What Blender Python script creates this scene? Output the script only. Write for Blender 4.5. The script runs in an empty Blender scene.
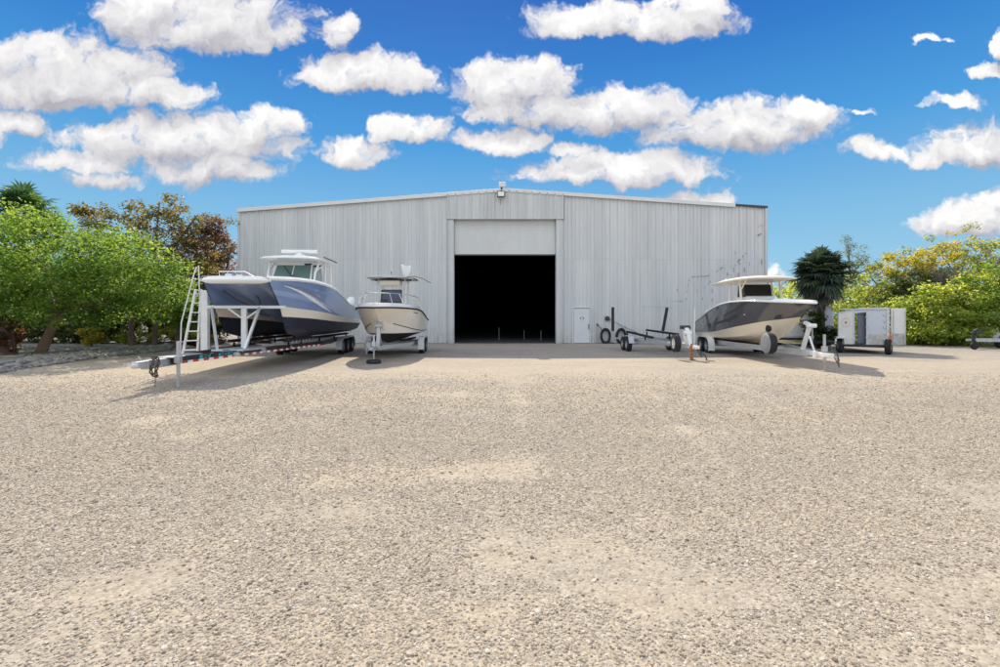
import bpy, bmesh, math, random
import numpy as np
from mathutils import Vector, Matrix

R = math.radians
random.seed(7)
rng = np.random.default_rng(11)
S = bpy.context.scene
COL = S.collection
CAM_H = 1.65
F_PX = 480.0        # focal length in pixels of a 1000 px wide picture

# ------------------------------------------------------------------ helpers
class MB:
    """collects shapes, builds them as ONE mesh object"""
    def __init__(self):
        self.V = []; self.F = []; self.M = []
    def add(self, verts, faces, mi=0):
        o = len(self.V)
        self.V.extend([tuple(v) for v in verts])
        for f in faces:
            self.F.append(tuple(i + o for i in f)); self.M.append(mi)
        return self
    def box(self, c, s, rot=None, mi=0):
        x, y, z = (k / 2 for k in s)
        vs = [Vector(p) for p in ((-x,-y,-z),(x,-y,-z),(x,y,-z),(-x,y,-z),(-x,-y,z),(x,-y,z),(x,y,z),(-x,y,z))]
        if rot is not None: vs = [rot @ v for v in vs]
        c = Vector(c)
        return self.add([v + c for v in vs], [(0,3,2,1),(4,5,6,7),(0,1,5,4),(1,2,6,5),(2,3,7,6),(3,0,4,7)], mi)
    def bar(self, p0, p1, w, h, mi=0, up=(0,0,1)):
        p0, p1 = Vector(p0), Vector(p1); d = (p1 - p0); L = d.length; d.normalize()
        u = Vector(up)
        if abs(d.dot(u)) > .98: u = Vector((1,0,0))
        s = d.cross(u).normalized(); t = s.cross(d).normalized()
        rot = Matrix((d, s, t)).transposed()
        return self.box((p0 + p1) / 2, (L, w, h), rot, mi)
    def tube(self, pts, r, n=8, mi=0, caps=True):
        pts = [Vector(p) for p in pts]
        rs = r if hasattr(r, '__len__') else [r] * len(pts)
        rings = []; prev = None
        for i, p in enumerate(pts):
            d = (pts[min(i+1, len(pts)-1)] - pts[max(i-1, 0)]).normalized()
            if prev is None:
                u = Vector((0,0,1)) if abs(d.z) < .9 else Vector((1,0,0))
                a = d.cross(u).normalized()
            else:
                a = (prev - d * prev.dot(d)).normalized()
            prev = a; b = d.cross(a)
            rings.append([p + (a * math.cos(2*math.pi*k/n) + b * math.sin(2*math.pi*k/n)) * rs[i] for k in range(n)])
        vs = [v for ring in rings for v in ring]; fs = []
        for i in range(len(rings) - 1):
            for k in range(n):
                fs.append((i*n+k, i*n+(k+1)%n, (i+1)*n+(k+1)%n, (i+1)*n+k))
        if caps:
            fs.append(tuple(reversed(range(n)))); fs.append(tuple((len(rings)-1)*n + k for k in range(n)))
        return self.add(vs, fs, mi)
    def lathe(self, prof, o=(0,0,0), axis='y', n=24, mi=0):
        vs = []; fs = []
        for (r, h) in prof:
            for k in range(n):
                a = 2*math.pi*k/n; c, s = r*math.cos(a), r*math.sin(a)
                p = (c, h, s) if axis == 'y' else ((c, s, h) if axis == 'z' else (h, c, s))
                vs.append((p[0]+o[0], p[1]+o[1], p[2]+o[2]))
        for i in range(len(prof) - 1):
            for k in range(n):
                fs.append((i*n+k, i*n+(k+1)%n, (i+1)*n+(k+1)%n, (i+1)*n+k))
        return self.add(vs, fs, mi)
    def grid(self, P, mi=0, flip=False):
        n, m = len(P), len(P[0]); vs = [tuple(q) for row in P for q in row]; fs = []
        for i in range(n-1):
            for j in range(m-1):
                f = (i*m+j, i*m+j+1, (i+1)*m+j+1, (i+1)*m+j)
                fs.append(f[::-1] if flip else f)
        return self.add(vs, fs, mi)
    def prism(self, poly, vec, mi=0):
        n = len(poly); v = Vector(vec)
        vs = [Vector(p) for p in poly] + [Vector(p) + v for p in poly]
        fs = [tuple(reversed(range(n))), tuple(range(n, 2*n))] + [(k, (k+1)%n, n+(k+1)%n, n+k) for k in range(n)]
        return self.add(vs, fs, mi)
    def mesh(self, name, mats, smooth=None, weld=False):
        me = bpy.data.meshes.new(name)
        me.from_pydata(self.V, [], self.F)
        mats = mats if isinstance(mats, (list, tuple)) else [mats]
        for m in mats: me.materials.append(m)
        if len(mats) > 1: me.polygons.foreach_set('material_index', self.M)
        bm = bmesh.new(); bm.from_mesh(me)
        if weld: bmesh.ops.remove_doubles(bm, verts=bm.verts, dist=1e-4)
        bmesh.ops.recalc_face_normals(bm, faces=bm.faces)
        bm.to_mesh(me); bm.free()
        if smooth is not None:
            me.polygons.foreach_set('use_smooth', [True]*len(me.polygons))
            me.set_sharp_from_angle(angle=R(smooth))
        me.update()
        return me
    def islands(self):
        par = list(range(len(self.V)))
        def f(i):
            while par[i] != i: par[i] = par[par[i]]; i = par[i]
            return i
        for fc in self.F:
            r = f(fc[0])
            for k in fc[1:]: par[f(k)] = r
        out = {}
        for fi, fc in enumerate(self.F): out.setdefault(f(fc[0]), []).append(fi)
        for fl in out.values():
            b = MB(); mp = {}
            for fi in fl:
                for k in self.F[fi]:
                    if k not in mp: mp[k] = len(b.V); b.V.append(self.V[k])
                b.F.append(tuple(mp[k] for k in self.F[fi])); b.M.append(self.M[fi])
            yield b
    def build(self, name, mats, parent=None, smooth=None, bevel=0, weld=False):
        if name in ('cross_member','hardtop_leg','brace','walk_plank','hatch_cup','overhead_speaker','marker_lamp','rust_stain','guide','tail_light'):
            for b in self.islands(): o = link(name, b.mesh(name, mats, smooth, weld), parent, bevel)
            return o
        return link(name, self.mesh(name, mats, smooth, weld), parent, bevel)

def link(name, data, parent=None, bevel=0):
    o = bpy.data.objects.new(name, data); COL.objects.link(o)
    if parent is not None: o.parent = parent
    if bevel:
        b = o.modifiers.new('bevel', 'BEVEL'); b.width = bevel; b.segments = 2; b.limit_method = 'ANGLE'; b.angle_limit = R(40)
    return o

def tag(o, label=None, cat=None, group=None, kind=None):
    if label: o['label'] = label
    if cat: o['category'] = cat
    if group: o['group'] = group
    if kind: o['kind'] = kind
    return o

def thing(name, label, cat, loc=(0,0,0), rz=0, group=None):
    o = link(name, None); o.location = loc; o.rotation_euler = (0,0,rz)
    return tag(o, label, cat, group)

def copy_tree(o, parent=None):
    c = o.copy(); COL.objects.link(c)
    if parent is not None: c.parent = parent
    for ch in [k for k in S.objects if k.parent == o]: copy_tree(ch, c)
    return c

def at(px, D, z=0.0):
    return Vector(((px - 500) / F_PX * D, D, z))

def catmull(pts, n):
    P = np.array(pts, float)
    seg = np.linalg.norm(np.diff(P, axis=0), axis=1); t = np.concatenate([[0], np.cumsum(seg)]); t /= t[-1]
    T = np.gradient(P, t, axis=0) if len(P) > 2 else np.repeat(((P[1]-P[0]))[None], 2, 0)
    out = []
    for u in np.linspace(0, 1, n):
        i = min(max(np.searchsorted(t, u) - 1, 0), len(P) - 2)
        h = t[i+1] - t[i]; s = (u - t[i]) / h
        out.append((2*s**3-3*s**2+1)*P[i] + (s**3-2*s**2+s)*h*T[i] + (-2*s**3+3*s**2)*P[i+1] + (s**3-s**2)*h*T[i+1])
    return np.array(out)

# ------------------------------------------------------------------ materials
def nmat(name):
    m = bpy.data.materials.new(name); m.use_nodes = True
    nt = m.node_tree; return m, nt, nt.nodes['Principled BSDF']

def ramp(nt, fac, stops):
    r = nt.nodes.new('ShaderNodeValToRGB'); e = r.color_ramp.elements
    while len(e) < len(stops): e.new(.5)
    for k, (p, c) in zip(e, stops):
        k.position = p; k.color = (c[0], c[1], c[2], 1)
    nt.links.new(fac, r.inputs[0]); return r.outputs[0]

def noise(nt, vec, scale, detail=4, rough=.55):
    n = nt.nodes.new('ShaderNodeTexNoise'); n.inputs['Scale'].default_value = scale
    n.inputs['Detail'].default_value = detail; n.inputs['Roughness'].default_value = rough
    if vec is not None: nt.links.new(vec, n.inputs['Vector'])
    return n.outputs[0]

def coords(nt, scale=(1,1,1), kind='Object'):
    tc = nt.nodes.new('ShaderNodeTexCoord'); mp = nt.nodes.new('ShaderNodeMapping')
    mp.inputs['Scale'].default_value = scale
    nt.links.new(tc.outputs[kind], mp.inputs[0]); return mp.outputs[0]

def mat(name, col, rough=.5, metal=0, var=.12, scale=3, stretch=(1,1,1), bump=0, coat=0, spec=.5):
    m, nt, b = nmat(name)
    c = coords(nt, stretch)
    n1 = noise(nt, c, scale, 6, .65)
    lo = [k*(1-var) for k in col]; hi = [min(1, k*(1+var)) for k in col]
    out = ramp(nt, n1, [(.3, lo), (.7, hi)])
    nt.links.new(out, b.inputs['Base Color'])
    rr = nt.nodes.new('ShaderNodeMapRange'); rr.inputs['To Min'].default_value = max(.02, rough-.1); rr.inputs['To Max'].default_value = min(1, rough+.12)
    nt.links.new(noise(nt, c, scale*2.3, 3), rr.inputs[0]); nt.links.new(rr.outputs[0], b.inputs['Roughness'])
    b.inputs['Metallic'].default_value = metal; b.inputs['Coat Weight'].default_value = coat; b.inputs['Coat Roughness'].default_value = .05
    b.inputs['Specular IOR Level'].default_value = spec
    if bump:
        bp = nt.nodes.new('ShaderNodeBump'); bp.inputs['Strength'].default_value = bump; bp.inputs['Distance'].default_value = .02
        nt.links.new(noise(nt, c, scale*4, 5), bp.inputs['Height']); nt.links.new(bp.outputs[0], b.inputs['Normal'])
    return m

def siding_mat(name, a, b_, dirt):
    m, nt, b = nmat(name)
    c = coords(nt, (1,1,1))
    s1 = noise(nt, coords(nt, (1.1, 1, .03)), 1.6, 3, .6)
    s2 = noise(nt, coords(nt, (5, 1, .22)), 1.8, 5, .7)
    base = ramp(nt, s1, [(.32, a), (.68, b_)])
    mx = nt.nodes.new('ShaderNodeMixRGB'); mx.blend_type = 'MULTIPLY'; mx.inputs[0].default_value = .8
    nt.links.new(base, mx.inputs[1]); nt.links.new(ramp(nt, s2, [(.3, (.84,.85,.86)), (.62, (1,1,1))]), mx.inputs[2])
    # splash-back dirt along the foot of the sheeting
    sp = nt.nodes.new('ShaderNodeSeparateXYZ'); nt.links.new(c, sp.inputs[0])
    mr = nt.nodes.new('ShaderNodeMapRange'); mr.inputs['From Min'].default_value = .0; mr.inputs['From Max'].default_value = 1.1
    mr.inputs['To Min'].default_value = .75; mr.inputs['To Max'].default_value = 0
    nt.links.new(sp.outputs[2], mr.inputs[0])
    mu = nt.nodes.new('ShaderNodeMath'); mu.operation = 'MULTIPLY'
    nt.links.new(mr.outputs[0], mu.inputs[0]); nt.links.new(ramp(nt, noise(nt, coords(nt, (2,1,.7)), 3, 5), [(.35,(0,0,0)),(.7,(1,1,1))]), mu.inputs[1])
    m2 = nt.nodes.new('ShaderNodeMixRGB'); nt.links.new(mu.outputs[0], m2.inputs[0])
    nt.links.new(mx.outputs[0], m2.inputs[1]); m2.inputs[2].default_value = (*dirt, 1)
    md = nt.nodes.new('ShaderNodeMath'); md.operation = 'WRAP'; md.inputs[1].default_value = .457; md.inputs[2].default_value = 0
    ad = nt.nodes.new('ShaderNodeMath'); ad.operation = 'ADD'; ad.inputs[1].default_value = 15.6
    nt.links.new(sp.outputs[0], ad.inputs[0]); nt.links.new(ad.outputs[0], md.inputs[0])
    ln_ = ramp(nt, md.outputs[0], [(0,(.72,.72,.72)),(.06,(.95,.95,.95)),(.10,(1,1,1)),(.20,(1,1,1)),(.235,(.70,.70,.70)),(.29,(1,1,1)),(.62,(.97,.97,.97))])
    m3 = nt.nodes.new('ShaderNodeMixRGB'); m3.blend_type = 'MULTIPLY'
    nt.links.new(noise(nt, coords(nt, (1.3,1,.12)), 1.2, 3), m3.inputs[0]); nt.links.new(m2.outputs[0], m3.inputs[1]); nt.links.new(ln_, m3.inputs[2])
    def mth(op, a, v):
        k = nt.nodes.new('ShaderNodeMath'); k.operation = op; nt.links.new(a, k.inputs[0]); k.inputs[1].default_value = v; return k.outputs[0]
    cb = nt.nodes.new('ShaderNodeCombineXYZ'); nt.links.new(mth('FLOOR', mth('DIVIDE', ad.outputs[0], .914), 0), cb.inputs[0]); nt.links.new(mth('GREATER_THAN', sp.outputs[2], 5.05), cb.inputs[1])
    wn = nt.nodes.new('ShaderNodeTexWhiteNoise'); nt.links.new(cb.outputs[0], wn.inputs['Vector'])
    m4 = nt.nodes.new('ShaderNodeMixRGB'); m4.blend_type = 'MULTIPLY'; m4.inputs[0].default_value = 1
    nt.links.new(m3.outputs[0], m4.inputs[1]); nt.links.new(ramp(nt, wn.outputs[0], [(0,(.93,.935,.94)),(1,(1.0,1.0,.99))]), m4.inputs[2])
    m5 = nt.nodes.new('ShaderNodeMixRGB'); m5.blend_type = 'MULTIPLY'; m5.inputs[0].default_value = .35
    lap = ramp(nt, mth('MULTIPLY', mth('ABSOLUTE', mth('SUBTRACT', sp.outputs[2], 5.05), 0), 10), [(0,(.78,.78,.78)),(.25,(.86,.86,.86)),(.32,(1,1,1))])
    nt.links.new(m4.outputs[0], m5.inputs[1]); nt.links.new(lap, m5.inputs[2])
    nt.links.new(m5.outputs[0], b.inputs['Base Color'])
    b.inputs['Roughness'].default_value = .5; b.inputs['Specular IOR Level'].default_value = .35
    return m

def leaf_mat(name, stops, trans=.5, tcol=1.5):
    m, nt, b = nmat(name)
    at_ = nt.nodes.new('ShaderNodeAttribute'); at_.attribute_name = 'tint'
    col = ramp(nt, at_.outputs['Fac'], stops)
    b.inputs['Roughness'].default_value = .5; b.inputs['Specular IOR Level'].default_value = .35
    nt.links.new(col, b.inputs['Base Color'])
    tr = nt.nodes.new('ShaderNodeBsdfTranslucent')
    mu = nt.nodes.new('ShaderNodeMixRGB'); mu.blend_type = 'MULTIPLY'; mu.inputs[0].default_value = 1
    nt.links.new(col, mu.inputs[1]); mu.inputs[2].default_value = (tcol*1.08, tcol, tcol*.6, 1)
    nt.links.new(mu.outputs[0], tr.inputs[0])
    mx = nt.nodes.new('ShaderNodeMixShader'); mx.inputs[0].default_value = trans
    nt.links.new(b.outputs[0], mx.inputs[1]); nt.links.new(tr.outputs[0], mx.inputs[2])
    nt.links.new(mx.outputs[0], nt.nodes['Material Output'].inputs[0])
    return m

M = {}
M['siding'] = siding_mat('ribbed grey sheeting', (.65,.652,.642), (.75,.75,.735), (.36,.34,.31))
M['siding_header'] = siding_mat('header sheeting', (.61,.612,.60), (.71,.712,.69), (.3,.29,.27))
M['trim'] = mat('pale trim', (.70,.70,.68), .45, 0, .06, 2)
M['shutter'] = mat('shutter slats', (.69,.69,.67), .45, 0, .05, 1.5, (1,1,.3))
M['dark_gap'] = mat('weathered dark edge', (.06,.065,.08), .8)
M['roof'] = mat('roof sheeting', (.5,.52,.53), .4, .3, .08, 2)
M['liner'] = mat('interior darkness black', (.012,.012,.013), .9)  # near black stands in for the darkness inside the shed
M['slab'] = mat('darkened slab', (.055,.055,.06), .75, 0, .3, 2)  # floor colour darkened to keep the doorway black
M['rust'] = mat('rust streak', (.25,.235,.22), .9, 0, .4, 9)
M['door'] = mat('white steel door', (.66,.67,.68), .4, 0, .05, 2)
M['seal'] = mat('dark seal', (.05,.05,.055), .7)
M['gel_white'] = mat('white gelcoat', (.80,.80,.78), .18, 0, .03, 1.2, coat=.4)
M['gel_cream'] = mat('cream gelcoat', (.86,.77,.62), .35, 0, .04, 1.5, coat=.05)
M['gel_ivory'] = mat('ivory hull', (.90,.84,.745), .3, 0, .05, 1.5, coat=.25)
M['gel_blue'] = mat('grey blue topside', (.205,.295,.50), .12, 0, .08, .8, coat=.7)
M['gel_grey'] = mat('dark grey topside', (.085,.086,.098), .07, 0, .1, .8, coat=1)
M['antifoul'] = mat('navy bottom paint', (.018,.022,.045), .45, 0, .3, 2)
M['antifoul_black'] = mat('black bottom paint', (.012,.012,.014), .55, 0, .3, 2)
M['black_rub'] = mat('black rubber', (.018,.018,.02), .7, 0, .25, 5)
M['tyre'] = mat('tyre', (.02,.02,.022), .8, 0, .25, 6)
M['alu'] = mat('aluminium', (.56,.57,.58), .42, .55, .1, 4)
M['galv'] = mat('galvanised steel', (.46,.47,.48), .5, .45, .18, 5)
M['white_paint'] = mat('white paint', (.74,.74,.72), .4, 0, .07, 3)
M['black_paint'] = mat('black steel', (.02,.02,.023), .45, 0, .2, 4)
M['red_refl'] = mat('red reflector', (.60,.045,.03), .4)
M['white_refl'] = mat('white reflector', (.82,.82,.82), .4)
M['teal'] = mat('teal lettering', (.03,.34,.32), .5)
M['glass'] = mat('tinted screen', (.10,.19,.17), .06, 0, .15, 1, coat=1)
M['dark_glass'] = mat('dark screen', (.008,.008,.009), .08, 0, .1, 1)
M['smoke_glass'] = mat('smoked screen', (.10,.11,.135), .1, 0, .1, 1)
M['chrome'] = mat('stainless tube', (.75,.76,.77), .2, .9, .04, 3)
M['rust_iron'] = mat('rusty iron', (.35,.15,.045), .8, 0, .35, 12)
M['old_chain'] = mat('weathered chain', (.13,.105,.085), .8, .3, .3, 12)
M['yellow'] = mat('yellow strap', (.78,.62,.06), .6)
M['lime'] = mat('lime graphic', (.62,.72,.06), .4)
M['red'] = mat('red paint', (.70,.05,.06), .45)
M['carpet'] = mat('black carpet', (.012,.012,.013), .95)
M['wood'] = mat('weathered timber', (.34,.29,.23), .85, 0, .25, 4, (1,1,.2))
M['hose'] = mat('black hose', (.010,.010,.011), .45)
M['box_white'] = mat('white trailer skin', (.53,.56,.63), .35, 0, .05, 1.4)
M['box_cream'] = mat('off white trailer front', (.66,.65,.62), .4, 0, .06, 1.4)
M['box_dark'] = mat('grey door skin', (.13,.14,.18), .4, 0, .1, 1.4)
M['plate'] = mat('dented tread plate', (.42,.41,.40), .35, .6, .45, 3, bump=.6)
M['orange'] = mat('orange marker', (.75,.16,.03), .4)
M['engine'] = mat('outboard cowl', (.6,.6,.6), .25, 0, .05, 2, coat=.4)
M['cover_grey'] = mat('vinyl tyre cover', (.22,.225,.24), .6, 0, .12, 3)
M['bark'] = mat('bark', (.15,.105,.08), .95, 0, .35, 7, (1,1,.3), bump=.8)
M['bark_red'] = mat('reddish bark', (.27,.17,.115), .95, 0, .3, 6, (1,1,.3), bump=.8)
M['palm_bark'] = mat('palm trunk', (.075,.06,.05), .95, 0, .4, 8, (1,1,3), bump=1)
M['twig'] = mat('bare twig', (.20,.17,.18), .9)
M['lens'] = mat('lamp lens', (.85,.86,.74), .15, 0, .1, 30)

# ------------------------------------------------------------------ camera
cam = bpy.data.cameras.new('camera'); co = bpy.data.objects.new('camera', cam); COL.objects.link(co)
S.camera = co
cam.sensor_width = 36; cam.lens = 36 * F_PX / 1000; cam.clip_end = 6000; cam.clip_start = .05
cam.shift_y = (333.5 - 316) / 1000 * -1
co.location = (0, 0, CAM_H); co.rotation_euler = (R(90), 0, 0)

# ------------------------------------------------------------------ light and sky
SUN_EL = 42.3; SUN_AZ = -8.5           # azimuth from +Y, towards +X positive
sv = Vector((math.sin(R(SUN_AZ))*math.cos(R(SUN_EL)), math.cos(R(SUN_AZ))*math.cos(R(SUN_EL)), math.sin(R(SUN_EL))))
sl = bpy.data.lights.new('sun', 'SUN'); sl.energy = 4.0; sl.angle = R(.5); sl.color = (1, .90, .74)
so = bpy.data.objects.new('sun', sl); COL.objects.link(so); so.rotation_euler = (-sv).to_track_quat('-Z', 'Y').to_euler()
so.location = (0, 60, 60)

W = bpy.data.worlds.new('World'); S.world = W; W.use_nodes = True
wt = W.node_tree
for n in list(wt.nodes): wt.nodes.remove(n)

class E:
    """a node socket with arithmetic"""
    def __init__(s, k): s.k = k
    def op(a, o, b=None, c=None):
        n = wt.nodes.new('ShaderNodeMath'); n.operation = o
        for i, v in enumerate((a, b, c)):
            if v is None: continue
            if isinstance(v, E): wt.links.new(v.k, n.inputs[i])
            else: n.inputs[i].default_value = v
        return E(n.outputs[0])
    def __add__(a, b): return a.op('ADD', b)
    def __sub__(a, b): return a.op('SUBTRACT', b)
    def __mul__(a, b): return a.op('MULTIPLY', b)
    def __truediv__(a, b): return a.op('DIVIDE', b)
    def max(a, b): return a.op('MAXIMUM', b)
    def min(a, b): return a.op('MINIMUM', b)
    def ramp(a, lo, hi, t0=0, t1=1, smooth=True):
        n = wt.nodes.new('ShaderNodeMapRange'); n.interpolation_type = 'SMOOTHSTEP' if smooth else 'LINEAR'
        wt.links.new(a.k, n.inputs[0])
        for i, v in zip((1,2,3,4), (lo, hi, t0, t1)): n.inputs[i].default_value = v
        return E(n.outputs[0])

def vmath(o, a, b=None):
    n = wt.nodes.new('ShaderNodeVectorMath'); n.operation = o
    for i, v in enumerate((a, b)):
        if v is None: continue
        if isinstance(v, (tuple, list)): n.inputs[i].default_value = v
        else: wt.links.new(v, n.inputs[i])
    return n.outputs['Value'] if o in ('LENGTH', 'DOT_PRODUCT') else n.outputs[0]
def comb(x, y, z=0.0):
    n = wt.nodes.new('ShaderNodeCombineXYZ')
    for i, v in enumerate((x, y, z)):
        if isinstance(v, E): wt.links.new(v.k, n.inputs[i])
        else: n.inputs[i].default_value = v
    return n.outputs[0]
def wnoise(vec, scale, detail, rough=.55, out=0):
    n = wt.nodes.new('ShaderNodeTexNoise'); n.noise_dimensions = '2D'; n.inputs['Scale'].default_value = scale; n.inputs['Detail'].default_value = detail
    n.inputs['Roughness'].default_value = rough; wt.links.new(vec, n.inputs['Vector']); return n.outputs[out]
def wvor(vec, scale):
    n = wt.nodes.new('ShaderNodeTexVoronoi'); n.voronoi_dimensions = '2D'; n.inputs['Scale'].default_value = scale
    wt.links.new(vec, n.inputs['Vector']); return E(n.outputs['Distance'])
def wmix(f, a, b):
    n = wt.nodes.new('ShaderNodeMixRGB')
    wt.links.new(f.k, n.inputs[0])
    for i, v in ((1, a), (2, b)):
        if isinstance(v, tuple): n.inputs[i].default_value = (*v, 1)
        else: wt.links.new(v, n.inputs[i])
    return n.outputs[0]

tc = wt.nodes.new('ShaderNodeTexCoord')
sp = wt.nodes.new('ShaderNodeSeparateXYZ'); wt.links.new(tc.outputs['Generated'], sp.inputs[0])
dx, dy, dz = (E(sp.outputs[i]) for i in range(3))
yy = dy.max(.05)
U = dx / yy; V = dz / yy
# cumulus: (px, py, half width, height above centre, depth below centre) as seen from the yard
CL = [(210,30,108,44,26),(150,12,60,30,20),(336,32,24,22,18),(362,76,74,24,15),(60,82,118,52,30),(40,60,60,30,30),(15,124,44,18,18),(130,92,80,20,18),
      (180,142,128,34,24),(205,165,75,22,22),(75,165,66,13,10),(350,156,44,20,14),(250,125,60,18,20),(415,132,46,22,15),(505,142,50,16,12),(570,150,30,10,8),
      (515,85,68,28,22),(612,112,92,27,24),(530,108,70,20,20),(745,130,92,32,24),(800,115,40,18,20),(690,128,60,20,22),(640,22,108,24,16),(690,8,55,18,14),(575,28,50,12,12),
      (620,174,112,24,13),(690,198,48,11,8),(956,102,29,10,7),(998,74,30,12,8),(884,153,36,12,9),(975,150,55,32,18),(930,160,24,12,8),(972,222,56,30,18),(1010,205,40,20,20),
      (775,275,16,13,10),(1004,48,14,16,12),(853,112,17,5,4),(930,38,14,4,3),(100,180,40,8,8),(-60,140,60,40,30),(1080,120,50,30,20)]
uv = comb(U, V)
warp = vmath('MULTIPLY', vmath('SUBTRACT', wnoise(uv, 9, 4, .62, 1), (.5,.5,.5)), (.13,.07,0))
P0 = vmath('ADD', uv, warp)
def shape(p):
    acc = None
    for (px, py, rx, rt, rb) in CL:
        q = vmath('SUBTRACT', p, ((px-500)/480, (316-py)/480, 0))
        a = vmath('MULTIPLY', q, (480/rx, 480/rt, 0)); b = vmath('MULTIPLY', q, (-480/rx, -480/rb, 0))
        e = E(vmath('LENGTH', vmath('MAXIMUM', a, b)))
        k = min(1.0, .30 + .70*rt/22); e = e.op('MULTIPLY_ADD', -k, 1.06*k)      # small clouds stay thin and wispy
        acc = e if acc is None else acc.max(e)
    # cauliflower heads: rounded cells at three sizes
    bil = ((wvor(p, 15) * -1.0) + .45) * .40 + ((wvor(p, 36) * -1.0) + .45) * .24 + ((wvor(p, 80) * -1.0) + .45) * .13
    return acc.max(-.9), bil
m0, n0 = shape(P0)
m1, n1 = shape(vmath('ADD', P0, (-.014, .040, 0)))
fb0 = E(wnoise(P0, 20, 6, .66)) - .5
front = dy.ramp(.12, .3)
cover = ((m0 * 1.7).min(.60) + n0 * .9 + fb0 * 1.05).ramp(-.04, .56) * front
lit = (m0 - m1) * .60 + (n0 - n1) * .62 + fb0 * .34 + .42
lit = lit.max(0).min(1)
# unseen cumulus added behind the camera, brighter than ahead, to lift the shaded wall
zz = dz.max(0) + .22
pb = comb(dx / zz, dy / zz)
nb = E(wnoise(pb, 1.1, 7, .6))
coverb = nb.ramp(.43, .55) * dz.ramp(.02, .12) * (front * -1.0 + 1.0)
cl_col = wmix(lit, (.325,.32,.36), (.76,.75,.74))
# clear air: Nishita, deepened towards the polarised azure of the photograph
sky = wt.nodes.new('ShaderNodeTexSky'); sky.sky_type = 'NISHITA'; sky.sun_disc = False
sky.sun_elevation = R(SUN_EL); sky.sun_rotation = R(SUN_AZ) % (2*math.pi); sky.ozone_density = 1.5; sky.dust_density = .4; sky.air_density = 1.0
nis = vmath('SCALE', sky.outputs[0]); wt.nodes[-1].inputs['Scale'].default_value = .10
rp = wt.nodes.new('ShaderNodeValToRGB'); el = rp.color_ramp.elements
stops = [(.0,(.27,.45,.58)),(.10,(.21,.41,.565)),(.18,(.155,.36,.555)),(.33,(.05,.24,.52)),(.46,(.022,.15,.44)),(.56,(.013,.10,.375)),(1,(.01,.08,.32))]
while len(el) < len(stops): el.new(.5)
for k, (p_, c_) in zip(el, stops): k.position = p_; k.color = (*c_, 1)
wt.links.new(dz.max(0).k, rp.inputs[0])
mixs = wt.nodes.new('ShaderNodeMixRGB'); mixs.inputs[0].default_value = .97
wt.links.new(nis, mixs.inputs[1]); wt.links.new(rp.outputs[0], mixs.inputs[2])
c1 = wmix(coverb * .92, mixs.outputs[0], (1.42,1.43,1.42))
c2 = wmix(cover, c1, cl_col)
bg = wt.nodes.new('ShaderNodeBackground'); wt.links.new(c2, bg.inputs[0]); bg.inputs[1].default_value = 1.0
wo = wt.nodes.new('ShaderNodeOutputWorld'); wt.links.new(bg.outputs[0], wo.inputs[0])
S.cycles.max_bounces = 6; S.cycles.diffuse_bounces = 3; S.cycles.glossy_bounces = 3; S.cycles.transmission_bounces = 4
W.cycles.sampling_method = 'MANUAL'; W.cycles.sample_map_resolution = 512

vs_ = S.view_settings; vs_.view_transform = 'Standard'; vs_.look = 'None'; vs_.exposure = .5; vs_.gamma = 1; vs_.use_curve_mapping = False

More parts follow.
